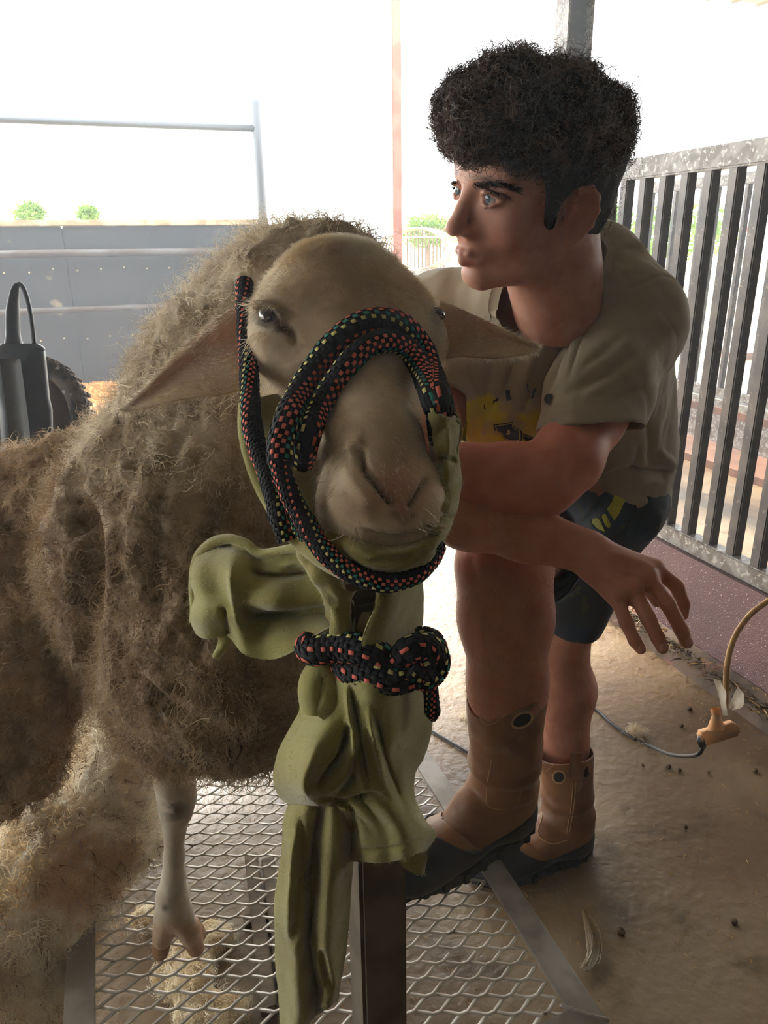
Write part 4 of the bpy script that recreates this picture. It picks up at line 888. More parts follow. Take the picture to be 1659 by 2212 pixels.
def segd(v, a_, b_): ab = b_-a_; t = np.clip((v-a_)@ab/(ab@ab), 0, 1); return np.linalg.norm(v-a_-t[:, None]*ab, axis=1)-(.056*(1-t)+.058*t)
keep &= (segd(tv, nk0, nk1) > 0) | z_mask
keep &= z_mask | (q[:, 1] < 1050+np.clip(q[:, 0]-1290, 0, 150)*.56)
tv, tf, _ = prune(tv, tf, keep); tv, tloops = trim_edges(tv, tf); tn = normals(tv, tf)
for pl, w_, d_ in (([(1262, 640), (1225, 700), (1205, 780), (1185, 860)], 7, -.008), ([(1285, 630), (1235, 720), (1218, 800)], 5, -.005), ([(1305, 640), (1250, 740), (1230, 820)], 5, -.005),
    ([(1250, 650), (1214, 740), (1196, 820)], 7, .005), ([(1480, 640), (1436, 600), (1370, 625), (1345, 632)], 3, -.003), ([(1405, 545), (1420, 585), (1428, 600)], 2.5, -.0015), ([(1310, 560), (1345, 528), (1400, 545)], 6, .003),
    ([(1440, 700), (1370, 770), (1270, 830), (1215, 850)], 12, -.004), ([(1455, 760), (1390, 830), (1300, 880)], 12, -.004), ([(1410, 660), (1330, 740), (1250, 800)], 10, -.003), ([(1430, 730), (1350, 810), (1250, 860)], 9, .003),
    ([(1130, 725), (1110, 780), (1085, 850), (1040, 905)], 9, -.008), ([(1075, 720), (1060, 800), (1050, 860)], 9, -.006), ([(1010, 780), (1025, 850), (1045, 900)], 9, -.006), ([(1160, 740), (1140, 800), (1110, 870)], 9, .006), ([(1180, 790), (1150, 850), (1120, 900)], 7, -.005),
    ([(1395, 900), (1405, 960), (1400, 1010)], 10, -.010), ([(1300, 1030), (1360, 1012), (1420, 1018), (1450, 1010)], 7, -.010), ([(1330, 1045), (1400, 1035), (1440, 1050)], 7, .006), ([(1350, 1060), (1400, 1075), (1440, 1095)], 6, -.006),
    ([(1380, 950), (1370, 1000), (1340, 1030)], 8, -.006), ([(1420, 975), (1445, 1000), (1455, 1002)], 9, .012), ([(1300, 940), (1310, 1000), (1290, 1030)], 9, -.005)): groove(tv, tn, pl, w_, d_)
groove(tv, tn, [(1180, 905), (1260, 918), (1352, 915)], 2.5, -.0012, False)
tv += tn*(fbm(tv@np.array([[.9, .3, .3], [-.3, .9, -.2], [-.25, .1, .35]]).T, 13, 4, 2)*.0060)[:, None]
q = PX(tv); tcol = np.tile(np.array(S_(178, 166, 142)), (len(tv), 1))
splash = np.clip(1.25-np.hypot((q[:, 0]-1075)/105, (q[:, 1]-955)/92)+fbm(tv, 26, 3, 4)*.55, 0, 1); splash = np.clip((splash-.25)*3, 0, 1)*(q[:, 0] < 1210)*(np.minimum(1, np.abs(sup(sl, dL, tv))*0+1))
onsl = 0; armd = np.linalg.norm(np.cross(tv-shL, nrm(dL)), axis=1) < .074
mixc(tcol, splash*(~armd)*.9, S_(226, 216, 44))
def cloth_mat(name, **k): return mat(name, (1, 1, 1), (.93, .92, .90), 12, rough=.85, attr=True, bump=.25, bsc=900, dist=.0006, sheen=.2, trans=.12, **k)
M['shirt'] = cloth_mat('printed_cotton')
shirt = mesh('tshirt', tv, tf, M['shirt'], boy, col=tcol); sm = shirt.modifiers.new('cloth', 'SOLIDIFY'); sm.thickness = .0028; sm.offset = 1
shb = BVHTree.FromPolygons([Vector(p) for p in tv+tn*.003], [tuple(map(int, x)) for x in tf])
def band(poly, w_, m, parent, name, n=40, off=.0015, th=.0015):
    S2 = spline(np.array(poly, float), n); P = [hit(x, y, shb) for x, y in S2]; P = [(p, n_) for p, n_ in P if p is not None]
    if len(P) < 4: return
    v = []; pts = np.array([p for p, _ in P]); ns = np.array([n_ for _, n_ in P]); pts = spline(pts, n); 
    for _ in range(4): ns[1:-1] = (ns[:-2]+ns[1:-1]+ns[2:])/3
    ns = spline(ns, n); T = np.gradient(pts, axis=0); sd = np.cross(T, ns); sd /= np.linalg.norm(sd, axis=1)[:, None]
    W = np.stack([pts-sd*w_/2, pts+ns*off, pts+sd*w_/2], 1)+ns[:, None]*off*.5; v, f = shell(W, th); return mesh(name, v, f, m, parent)
M['rib'] = mat('collar_rib', S_(172, 160, 136), rough=.9, bump=.4, bsc=500)
for L in tloops:
    c = tv[L].mean(0); pq = PX(c)
    if 1000 < pq[0] < 1290 and 480 < pq[1] < 760 and len(L) > 40:
        P = tv[L]; n_ = tn[L]; 
        for _ in range(10): n_ = (np.roll(n_, 1, 0)+n_+np.roll(n_, -1, 0))/3
        n_ /= np.linalg.norm(n_, axis=1)[:, None]; Tn = np.roll(P, -1, 0)-np.roll(P, 1, 0); Tn /= np.linalg.norm(Tn, axis=1)[:, None]; iw = np.cross(n_, Tn); iw *= np.sign(((c-P)*iw).sum(1).mean())
        W = np.stack([P-iw*.010+n_*.0042, P-iw*.003+n_*.0060, P+iw*.005+n_*.0045], 1); W = np.concatenate([W, W[:1]]); v, f = shell(W, .0025); mesh('collar', v, f, M['rib'], shirt)
def flat(polys, m, parent, name, tree, off=.003, sub=5):
    off += .0022                    # print pieces laid on cloth
    bm = bmesh.new()
    for poly in polys:
        try: bm.faces.new([bm.verts.new((x, y, 0)) for x, y in poly])
        except ValueError: pass
    bmesh.ops.triangulate(bm, faces=bm.faces[:]); bmesh.ops.subdivide_edges(bm, edges=bm.edges[:], cuts=sub, use_grid_fill=True); bmesh.ops.triangulate(bm, faces=bm.faces[:])
    pos = {}; 
    for v_ in bm.verts:
        p, n_ = hit(v_.co.x, v_.co.y, tree); pos[v_.index if 0 else v_] = p-np.array(ray(v_.co.x, v_.co.y))/np.linalg.norm(ray(v_.co.x, v_.co.y))*off if p is not None else None
    bad = [v_ for v_ in bm.verts if pos[v_] is None]; ok = [v_ for v_ in bm.verts if pos[v_] is not None]
    for v_ in ok: v_.co = Vector(pos[v_])
    bmesh.ops.delete(bm, geom=bad, context='VERTS')
    if not bm.faces: bm.free(); return None
    zs = np.median([pos[v_][1] for v_ in ok]); far = [v_ for v_ in bm.verts if abs(v_.co.y-zs) > .09]; bmesh.ops.delete(bm, geom=far, context='VERTS')
    me = bpy.data.meshes.new(name); bm.to_mesh(me); bm.free(); me.materials.append(m); o = bpy.data.objects.new(name, me); COL.objects.link(o); o.parent = parent; o.matrix_parent_inverse = parent.matrix_world.inverted(); return o
def Z(P, ox=980, oy=820, k=.14467): return [(ox+x*k, oy+y*k) for x, y in P]
GL = {'E': [[(770, 155), (840, 150), (842, 178), (800, 182), (803, 216), (842, 214), (843, 240), (806, 243), (812, 286), (865, 276), (868, 300), (790, 320)]],
      'slash': [[(1088, 62), (1114, 66), (1122, 190), (1104, 198)]], 'I': [[(1198, 124), (1232, 130), (1190, 284), (1156, 276)]],
      'G': [[(1478, 226), (1470, 252), (1420, 240), (1388, 262), (1378, 300), (1392, 330), (1408, 334), (1418, 304), (1394, 298), (1400, 274), (1452, 288), (1430, 372), (1404, 372), (1362, 344), (1346, 300), (1362, 244), (1402, 212), (1442, 212)]],
      'fragment': [[(590, 320), (630, 296), (662, 260), (664, 320), (642, 322), (640, 302), (606, 330), (600, 352), (582, 350)]], 'tick': [[(448, 380), (466, 372), (468, 420), (482, 440), (474, 452), (452, 430)]]}
for n_, pl in GL.items(): flat([Z(p) for p in pl], M['ink'], shirt, 'letter' if len(n_) == 1 else 'print_fragment', shb)
M['cream_ink'] = mat('pale_print', S_(190, 184, 110), rough=.8)
o1 = [(590, 676), (886, 628), (892, 690), (1020, 770), (1018, 910), (906, 976), (826, 916), (760, 900), (700, 800), (668, 768), (622, 770)]
c_ = np.mean(o1, 0)
flat([Z(o1)], M['ink'], shirt, 'emblem_outline', shb, .0012, 6)
flat([Z([c_+(np.array(p)-c_)*.90 for p in o1])], M['cream_ink'], shirt, 'emblem_border', shb, .0017, 6)
flat([Z([c_+(np.array(p)-c_)*.80 for p in o1])], M['ink'], shirt, 'emblem', shb, .0022, 6)
flat([Z([(800, 770), (828, 736), (846, 790), (830, 826), (792, 822), (784, 800), (806, 806), (816, 790)])], M['cream_ink'], shirt, 'emblem_highlight', shb, .0027, 3)
o2 = [(1030, 796), (1216, 876), (1216, 950), (1210, 1010), (1160, 1092), (1070, 1070), (1066, 900), (1034, 884)]
c_ = np.mean(o2, 0)
for k_s, m_s, of, nm in ((1, M['ink'], .0012, 'emblem_outline'), (.86, M['cream_ink'], .0017, 'emblem_border'), (.74, M['ink'], .0022, 'emblem')): flat([Z([c_+(np.array(p)-c_)*k_s for p in o2])], m_s, shirt, nm, shb, of, 6)
# ---- shorts
s = SDF((.05, 1.0, .45), (.72, 1.80, 1.16), .005)
kL, kR = hpL*.22+knL*.78, hpR*.22+knR*.78
s.cap(hpL+[.0, .01, .02], hpR, .085, .11, .06); s.cap(hpL+[.0, .01, -.01], kL, .088, .071, .04); s.cap(hpR, kR, .115, .098, .04); s.cap(V(1375, 1095, 1.47), V(1358, 1135, 1.50), .044, .044, .03)
s.cap(hpL, V(1280, 1020, 1.40), .085, .09, .05)
ov, of_ = s.mesh(); ov = relax(ov, of_, 2); on = normals(ov, of_)
dl, dr = knL-hpL, knR-hpR; keep = ~((sup(kL, dl, ov) > 0) & (np.linalg.norm(ov-kL, axis=1) < .13)) & ~((sup(kR, dr, ov) > 0) & (np.linalg.norm(ov-kR, axis=1) < .15)) & (ov[:, 2] < 1.13) & (PX(ov)[:, 1] > 1000)
ov, of_, _ = prune(ov, of_, keep); ov, _l = trim_edges(ov, of_); on = normals(ov, of_)
for pl, w_, d_ in (([(1300, 1050), (1280, 1100), (1240, 1130)], 7, -.004), ([(1400, 1075), (1370, 1110), (1345, 1160)], 6, -.004), ([(1425, 1100), (1410, 1140), (1395, 1175)], 8, .005), ([(1200, 1290), (1230, 1280), (1255, 1262)], 6, -.006)): groove(ov, on, pl, w_, d_)
ov += on*(fbm(ov, 11, 3, 6)*.005)[:, None]
shorts = mesh('shorts', ov, of_, M['navy'], boy); sm = shorts.modifiers.new('cloth', 'SOLIDIFY'); sm.thickness = .003; sm.offset = 1
ob = BVHTree.FromPolygons([Vector(p) for p in ov+on*.0035], [tuple(map(int, x)) for x in of_])
Zs = lambda P: Z(P, 1140, 900, .23515)
for P in ([(825, 590), (960, 632), (948, 700), (880, 800), (840, 890), (795, 955), (728, 850), (775, 780), (800, 710), (845, 650)], [(685, 900), (712, 890), (760, 985), (758, 1015), (735, 1024), (712, 1000), (680, 925)], [(590, 945), (630, 930), (655, 945), (712, 1060), (640, 1030), (585, 975)]):
    flat([Zs(P)], M['yellow'], shorts, 'yellow_stripe', ob, .0015, 5)
# ---- boots
lowf = lambda y: .050+.036*np.clip((y-.135)/.07, 0, 1)**1.2+.040*np.clip((.085-y)/.07, 0, 1)
def boot(origin, dirv, top, rtop, lean, name_l, peaks):
    y_ = nrm(np.r_[dirv, 0]); z_ = np.array([0, 0, 1.]); x_ = np.cross(y_, z_); o_ = np.asarray(origin, float)
    Wd = lambda P: o_+np.asarray(P, float)@np.array([x_, y_, z_]); e = thing('boot', o_, None)
    e.parent = boy; e.matrix_parent_inverse = boy.matrix_world.inverted(); e['label'] = name_l
    tp = (np.asarray(top)-o_)@np.array([x_, y_, z_]).T
    def foot(s, g):
        s.cap((0, .040, .050+g*0), (0, .045, .10), .036+g, .040+g, .02); s.cap((0, .045, .055), (0, .13, .050), .036+g, .036+g, .03); s.ell((0, .195, .043), (.048+g, .075+g, .038+g), None, .03)
        s.ell((0, .235, .038), (.043+g, .058+g, .036+g), None, .02)
    s = SDF([-.11, -.06, -.02], [.11, .33, .42], .0036); foot(s, 0); s.cap((0, .06, .10), (0, .115, .085), .046, .040, .03)
    s.cap((0, .052, .10), tp*.35+np.array([0, .052, .1])*.65, .050, .056, .02); s.cap(tp*.35+np.array([0, .052, .1])*.65, tp+[0, 0, .04], .056, rtop, .02)
    v, f = s.mesh(); v = relax(v, f, 2); n_ = normals(v, f)
    ring = (.13-v[:, 2]); v += n_*(np.exp(-((v[:, 2]-.155)/.012)**2)*-.005+np.exp(-((v[:, 2]-.125)/.010)**2)*.003+np.exp(-((v[:, 2]-.19)/.01)**2)*-.002+fbm(v, 18, 2)*.0025)[:, None]
    ax = v[:, 0]-tp[0]; ay = v[:, 1]-tp[1]; ph = np.arctan2(ay, ax); zt = tp[2]+.012+peaks*np.cos(2*ph)
    low = lowf(v[:, 1])-.004
    v2, f2, _ = prune(v, f, (v[:, 2] < zt) & (v[:, 2] > low-.012)); v2, bl = trim_edges(v2, f2, 8); up = mesh('upper', Wd(v2), f2, M['leather'], e); sm = up.modifiers.new('hide', 'SOLIDIFY'); sm.thickness = .003; sm.offset = 1
    s = SDF([-.08, -.03, -.02], [.08, .34, .13], .0032); foot(s, .0065); s.ell((0, .25, .030), (.046, .060, .036), None, .02); v, f = s.mesh(); v = relax(v, f, 1); v[:, 2] = np.maximum(v[:, 2], .004)
    low = lowf(v[:, 1])
    v3, f3, _ = prune(v, f, v[:, 2] < low); v3, _b = trim_edges(v3, f3, 8); sh = mesh('rubber_shell', Wd(v3), f3, M['rubber'], e); sm = sh.modifiers.new('wall', 'SOLIDIFY'); sm.thickness = .003; sm.offset = 1
    # tan rand: the edge strip of leather following the shell line
    s = SDF([-.08, -.03, -.0], [.08, .34, .14], .0032); foot(s, .0035); v, f = s.mesh(); low = lowf(v[:, 1])
    v4, f4, _ = prune(v, f, (v[:, 2] > low-.006) & (v[:, 2] < low+.016+.02*np.clip((.09-v[:, 1])/.05, 0, 1)) & (v[:, 1] < .285)); rd = mesh('edge_strip', Wd(v4), f4, M['tan'], e); sm = rd.modifiers.new('hide', 'SOLIDIFY'); sm.thickness = .0022; sm.offset = 1
    m = MB()                                                   # sole: outline extruded, heel block, lugs
    a_ = np.linspace(0, 2*pi, 48, endpoint=False); oy = .148+.158*np.sin(a_); wd = .052-.012*np.exp(-((oy-.10)/.05)**2)
    ox = np.cos(a_)*wd
    for z0, z1, sc in ((-.004, .016, 1.0),): vs = [Wd((x*sc, y, z)) for z in (z0, z1) for x, y in zip(ox, oy)]; m.add(vs, [tuple(range(48))[::-1], tuple(range(48, 96))]+[(i, (i+1) % 48, 48+(i+1) % 48, 48+i) for i in range(48)])
    so = m.build('sole', M['rubber'], e)
    m = MB(); 
    for i in range(44):
        x, y = ox[i]*1.02, oy[i]
        if i % 2: m.box(Wd((x, y, .008)), x_*.006, y_*.006, (0, 0, .010), .002)
    lg = m.build('lug', M['rubber'], e); lg['kind'] = 'stuff'
    return e, Wd, tp, up, x_, y_
tree_of = lambda o: BVHTree.FromPolygons([o.matrix_world @ Vector(v.co) for v in o.data.vertices], [tuple(p.vertices) for p in o.data.polygons])
bL = boot((.487, 1.432, .006), (-.955, -.295), V(1216, 1622, 1.745), .0665, 0, 'brown boot planted on the concrete floor', .010)
bR = boot((.252, 1.085, .407), (-.872, -.489), V(1092, 1512, 1.20), .064, 0, 'brown boot stepping on the mesh deck', .022)
bpy.context.view_layer.update()
M['dark'] = mat('dark_hole', S_(20, 18, 22), rough=.8)
def decal_ell(tree, x, y, rx, ry, ang, m, parent, name, off=.0035, ring=None):
    P = [(x+cos(a_)*rx*cos(radians(ang))-sin(a_)*ry*sin(radians(ang)), y+cos(a_)*rx*sin(radians(ang))+sin(a_)*ry*cos(radians(ang))) for a_ in np.linspace(0, 2*pi, 20, endpoint=False)]
    return flat([P], m, parent, name, tree, off, 2)
def seam(tree, poly, parent, r_=.0009, m='stitch', name='stitching', off=.004, n=40):
    P = []
    for x, y in spline(np.array(poly, float), n):
        p, n_ = hit(x, y, tree)
        if p is not None: P.append(p-nrm(ray(x, y))*off)
    if len(P) > 4:
        P = np.array(P); v, f = tube_arr(P, r_, 6); return mesh(name, v, f, M[m], parent)
tL, tR = tree_of(bL[3]), tree_of(bR[3])
decal_ell(tR, 1128, 1556, 27, 17, -28, M['stitch'], bR[0], 'pull_hole_rim', .0042); decal_ell(tR, 1128, 1556, 21, 12, -28, M['dark'], bR[0], 'pull_hole', .0050)
decal_ell(tL, 1207, 1679, 15, 15, 0, M['stitch'], bL[0], 'pull_hole_rim', .0042); decal_ell(tL, 1207, 1679, 11.5, 11.5, 0, M['dark'], bL[0], 'pull_hole', .0050); decal_ell(tL, 1268, 1668, 6, 12, 15, M['dark'], bL[0], 'pull_hole', .0050)
seam(tR, [(1016, 1508), (1040, 1556), (1066, 1562), (1120, 1524), (1168, 1485)], bR[0]); seam(tL, [(1158, 1655), (1180, 1664), (1205, 1646), (1230, 1645)], bL[0])
seam(tR, [(1062, 1640), (1052, 1700), (1054, 1740), (1085, 1748), (1118, 1738), (1125, 1700)], bR[0]); seam(tR, [(1010, 1625), (992, 1665), (978, 1692)], bR[0], .0022, 'tan', 'welt')
seam(tL, [(1244, 1690), (1240, 1740), (1230, 1800)], bL[0]); seam(tL, [(1238, 1690), (1234, 1740), (1224, 1800)], bL[0])
seam(tL, [(1160, 1740), (1172, 1760), (1162, 1800), (1190, 1822), (1225, 1815)], bL[0], .0014)
sp_ = [V(1244, 1626, 1.675), V(1243, 1650, 1.672), V(1243, 1682, 1.676)]; W = np.array([[p-RT*.013, p-FW*.003, p+RT*.013] for p in spline(np.array(sp_), 8)]); v, f = shell(W, .004); mesh('pull_strap', v, f, M['leather'], bL[0])
# ================================================================== FLEECE
M['fleece'] = mat('fleece', (1, 1, 1), (.62, .52, .40), 12, rough=.95, attr=True, bump=1., bsc=90, dist=.008, mixpos=(.45, .7), trans=.1)
M['tip'] = mat('dark_tip', S_(128, 92, 56), rough=.8, trans=.3); M['creamfib'] = mat('cream_fibre', S_(252, 244, 222), S_(232, 204, 156), 9, rough=.8, trans=.55)
def fleece(name, lo, hi, prims, base, c2, label, n=16000, ln=.03, wid=.0011, fib=None, tips=900, floor_=None, h=.0075, droop=.5, amp=1.):
    s = SDF(lo, hi, h)
    for p in prims:
        if len(p) == 4: s.cap(p[0], p[1], p[2], p[3], .05)
        else: s.ell(p[0], p[1], None, .05)
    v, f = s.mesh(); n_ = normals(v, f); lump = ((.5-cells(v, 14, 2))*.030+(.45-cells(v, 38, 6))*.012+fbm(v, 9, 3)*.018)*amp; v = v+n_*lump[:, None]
    if floor_ is not None: v[:, 2] = np.maximum(v[:, 2], floor_)
    n_ = normals(v, f); c = np.tile(np.array(S_(*base)), (len(v), 1)); mixc(c, np.clip(fbm(v, 8, 3, 5)*1.1, 0, .8), S_(*c2)); mixc(c, np.clip((cells(v, 38, 6)-.5)*1.6, 0, .5), S_(150, 118, 78))  # last mix darkens crevices between lumps, shade put into the colour
    e = thing(name, (v[:, 0].mean(), v[:, 1].mean(), v[:, 2].min()), label, 'fleece'); mesh('fleece_mass', v, f, M['fleece'], e, col=c)
    P, N = scatter(v, f, n); o = mesh('fibres', *joinvf([strands(P, N*.7+np.array([0, 0, -droop]), rng.uniform(.4, 1.2, n)*ln, wid, 5, curl=.006, turns=1.1, rnd=.45, clump=.6, ck=.028)]), fib or M['creamfib'], e); o['kind'] = 'stuff'
    if tips:
        P, N = scatter(v, f, tips); cl = np.repeat(np.arange(tips), 5); o = mesh('dark_tips', *strands(P[cl]+N[cl]*.004+rng.normal(0, .0012, (tips*5, 3)), N[cl]*.5+np.array([0, 0, -.75])+hash3(cl, cl*3, cl*7)[:, None]*.5-.25, ln*.8, .0008, 4, curl=.004, turns=.6, rnd=.12), M['tip'], e); o['kind'] = 'stuff'
    return e
fleece('shorn_fleece', V(60, 1350, 1.13)-[.42, .22, .50], V(60, 1350, 1.13)+[.36, .35, .42],
    [(V(225, 975, 1.15), V(140, 1085, 1.15), .045, .085), (V(140, 1085, 1.15), V(70, 1250, 1.14), .085, .090), (V(70, 1250, 1.14), V(50, 1470, 1.14), .090, .092), (V(60, 1500, 1.13), V(70, 1660, 1.12), .075, .050),
     (V(60, 1130, 1.20), V(-90, 1290, 1.22), .10, .12), (V(-60, 1290, 1.2), V(-60, 1600, 1.16), .12, .10), (V(20, 1640, 1.13), V(10, 1740, 1.12), .06, .035)],
    (186, 156, 116), (136, 100, 62), 'shorn brown fleece peeled off and hanging down at the left of the sheep', 15000, .024, fib=M['wfib'], tips=420)
fleece('shorn_fleece', V(150, 1800, 1.2)-[.36, .42, .36], V(150, 1800, 1.3)+[.34, .42, .30],
    [(V(255, 1560, 1.42), (.10, .10, .06)), (V(250, 1680, 1.36), (.085, .10, .06)), (V(235, 1790, 1.27), (.085, .07, .045)), (V(285, 1850, 1.23), (.028, .028, .035)), (V(110, 1840, 1.26), V(60, 1960, 1.20), .085, .09),
     (V(50, 1960, 1.20), V(20, 2110, 1.18), .10, .10), (V(60, 2080, 1.19), V(40, 2240, 1.17), .07, .08), (V(170, 1900, 1.24), V(110, 2010, 1.22), .045, .04)],
    (255, 250, 236), (240, 216, 170), 'bright cream fleece heaped on the left rail of the stand and spilling over it', 22000, .036, .0013, tips=420)
fleece('fleece_scrap', G(430, 2090, 0)-[.28, .22, .03], G(430, 2090, 0)+[.28, .24, .12], [(G(430, 2020, .02), (.075, .035, .022)), (G(395, 2105, .02), (.060, .05, .024)), (G(330, 1985, .02), (.05, .03, .02)), (G(460, 2190, .02), (.07, .04, .02))],
    (226, 208, 166), (196, 160, 110), 'pale fleece scraps lying on the floor under the mesh deck', 3000, .015, tips=60, floor_=.004, h=.005, amp=.35)
fleece('fleece_scrap', G(20, 1040, 0)-[.5, .5, .06], G(20, 1040, 0)+[.5, .5, .4], [(G(20, 1035, .06), (.22, .18, .12)), (G(-20, 990, .08), (.22, .2, .14))],
    (226, 200, 160), (190, 150, 104), 'small fleece heap on the floor behind the black machine at the left edge', 3500, .03, tips=100, floor_=.002, h=.012)
def tuft(x, y, r, ln, n, label, h=.004, d=None, curl=.006, name='wool_tuft'):
    c = G(x, y, h); P = c+rng.normal(0, 1, (n, 3))*[r, r, r*.25]; P[:, 2] = np.abs(P[:, 2])+.001
    D = np.tile(nrm(d), (n, 1)) if d is not None else rng.normal(0, 1, (n, 3))*[1, 1, .4]+[0, 0, .35]
    o = mesh(name, *strands(P, D, ln*rng.uniform(.5, 1, n), .0011, 7, curl=curl, turns=1., rnd=.12 if d is not None else .2, droop=0), M['fibwhite']); return tag(o, label, 'wool')
tuft(1376, 1584, .012, .026, 420, 'small cream wool tuft lying on the floor by the black cord')
a0, a1 = G(1272, 1975, .01), G(1262, 2075, .01); tuft(1283, 2058, .006, 1, 2, 'x')
bpy.data.objects.remove(bpy.data.objects['wool_tuft.001'])
ck_ = np.array([G(x, y, .012) for x, y in ((1262, 1968), (1275, 2000), (1282, 2035), (1284, 2062), (1272, 2085), (1262, 2090))]); L_ = []
cs = spline(ck_, 14)
for i in range(150):
    off = rng.normal(0, .0045, 3)*[1, 1, .4]; wv = cs+off*(np.sin(np.linspace(.25, 2.6, 14))[:, None]+.3)+rng.normal(0, .0006, (14, 3)); a_ = random.randint(0, 3); wv = wv[a_:random.randint(11, 14)]; wv[:, 2] = np.maximum(wv[:, 2], .002); v, f = tube_arr(wv, .0006, 3); L_.append((v, f))
tag(mesh('wool_lock', *joinvf(L_), M['fibwhite']), 'curved pale wool lock lying on the floor right of the stand corner', 'wool')
tuft(1006, 1548, .010, .03, 160, 'little white wool scrap on the floor left of the raised boot top', curl=.003)

# ================================================================== BLACK MACHINE AND WHEEL at the left edge
M['blackplastic'] = mat('black_plastic', S_(34, 38, 44), S_(48, 50, 54), 5, rough=.4, bump=.08, bsc=200)
M['greyplastic'] = mat('grey_strip', S_(74, 74, 72), S_(62, 60, 56), 8, rough=.55)
mc = thing('machine', V(70, 1050, 1.6)*[1, 1, 0], 'black plastic machine with a looped top handle standing behind the fleece', 'machine')
def hull(rows, m, name, parent, depth=.10, bev=.012):        # front outline rows (xl,xr,y) extruded back, rounded
    v = []; 
    for xl, xr, y, z in rows:
        w_ = (xr-xl)*.5; cx = (xl+xr)*.5
        for k in range(20):
            a_ = k/20*2*pi; cxx = abs(cos(a_))**.35*np.sign(cos(a_)); sy = abs(sin(a_))**.35*np.sign(sin(a_)); v.append(V(cx+w_*cxx, y, z+depth*.5*(sy+1)))
    n = len(rows); f = [((i*20+k), (i*20+(k+1) % 20), ((i+1)*20+(k+1) % 20), ((i+1)*20+k)) for i in range(n-1) for k in range(20)]+[tuple(range(20))[::-1], tuple(range((n-1)*20, n*20))]
    return mesh(name, v, f, m, parent, True)
hull([(0, 84, 742, 1.58), (-14, 97, 750, 1.58), (-18, 100, 775, 1.58), (-14, 108, 860, 1.58), (-6, 114, 885, 1.58), (0, 116, 1000, 1.6), (14, 128, 1120, 1.62), (24, 140, 1300, 1.66)], M['blackplastic'], 'housing', mc)
hull([(-60, 0, 800, 1.60), (-70, 8, 850, 1.6), (-70, 14, 900, 1.6), (-60, 6, 945, 1.6), (-50, -20, 970, 1.6)], M['blackplastic'], 'side_box', mc)
W = spline(np.array([[*V(x, y, 1.572)] for x, y in ((22, 775), (32, 850), (44, 950), (58, 1100))]), 20); W = np.stack([W-RT*.022, W-FW*.001, W+RT*.022], 1); v, f = shell(W, .004); mesh('grey_strip', v, f, M['greyplastic'], mc)
q_ = np.array([V(x, y, 1.60) for x, y in ((30, 748), (27, 700), (29, 650), (36, 618), (48, 618), (60, 650), (68, 690), (74, 742))]); rr = np.interp(np.linspace(0, 1, 40), [0, .08, .25, .42, .5, 1], [.021, .016, .0150, .010, .0065, .0062])
v, f = tube_arr(spline(q_, 40), rr, 14, .8); mesh('handle', v, f, M['blackplastic'], mc)
MB().box(V(84, 755, 1.578), RT*.011, UP*.002, FW*.004).build('slot', M['dark'], mc)
MB().box(V(60, 1300, 1.70)*[1, 1, 0]+[0, 0, .35], (.05, 0, 0), (0, .05, 0), (0, 0, .35), .01).build('stand_leg', M['blackplastic'], mc); MB().box(V(60, 1300, 1.70)*[1, 1, 0]+[0, 0, .012], (.13, 0, 0), (0, .13, 0), (0, 0, .012), .005).build('base', M['blackplastic'], mc)
M['tyre'] = mat('dusty_rubber', S_(54, 48, 46), S_(110, 96, 84), 30, rough=.75, bump=.6, bsc=90, c3=S_(170, 160, 150), sc3=50, pos3=(.62, .68)); M['tan2'] = mat('dusty_brown_wall', S_(112, 84, 66), S_(84, 64, 54), 12, rough=.75)
wc = V(72, 910, 1.82); wh_ = thing('wheel', wc*[1, 1, 0], 'dusty brown wheel with a knobbly dark tread beside the black machine', 'wheel')
wx, wy, wn = nrm(RT), nrm(UP), nrm(FW); R1 = .118
a_ = np.linspace(0, 2*pi, 61)[:-1]; ring = np.array([wc+wx*cos(t)*R1*.98+wy*sin(t)*R1*1.12 for t in a_]); ring = np.vstack([ring, ring[:1]]); v, f = tube_arr(ring, .026, 16); mesh('tyre', v, f, M['tyre'], wh_)
v, f = ellip(wc+wn*.0, (wx, wy, wn), (R1*.98, R1*1.1, .035), 40, 16); mesh('side_wall', v, f, M['tan2'], wh_)
m = MB()
for i, t in enumerate(np.linspace(0, 2*pi, 44, endpoint=False)):
    rad = nrm(wx*cos(t)*.98+wy*sin(t)*1.12); tg = np.cross(wn, rad); c = wc+wx*cos(t)*R1*.98+wy*sin(t)*R1*1.12
    for dn in (-.014, .012): m.box(c+rad*.026+wn*(dn+(.004 if i % 2 else -.004)), tg*.0055, wn*.009, rad*.004, .0015)
o = m.build('tread_block', M['tyre'], wh_); o['kind'] = 'stuff'
MB().box(wc*[1, 1, 0]+[0, 0, wc[2]/2], (.03, 0, 0), (0, .03, 0), (0, 0, wc[2]/2)).build('axle_post', M['blackplastic'], wh_)

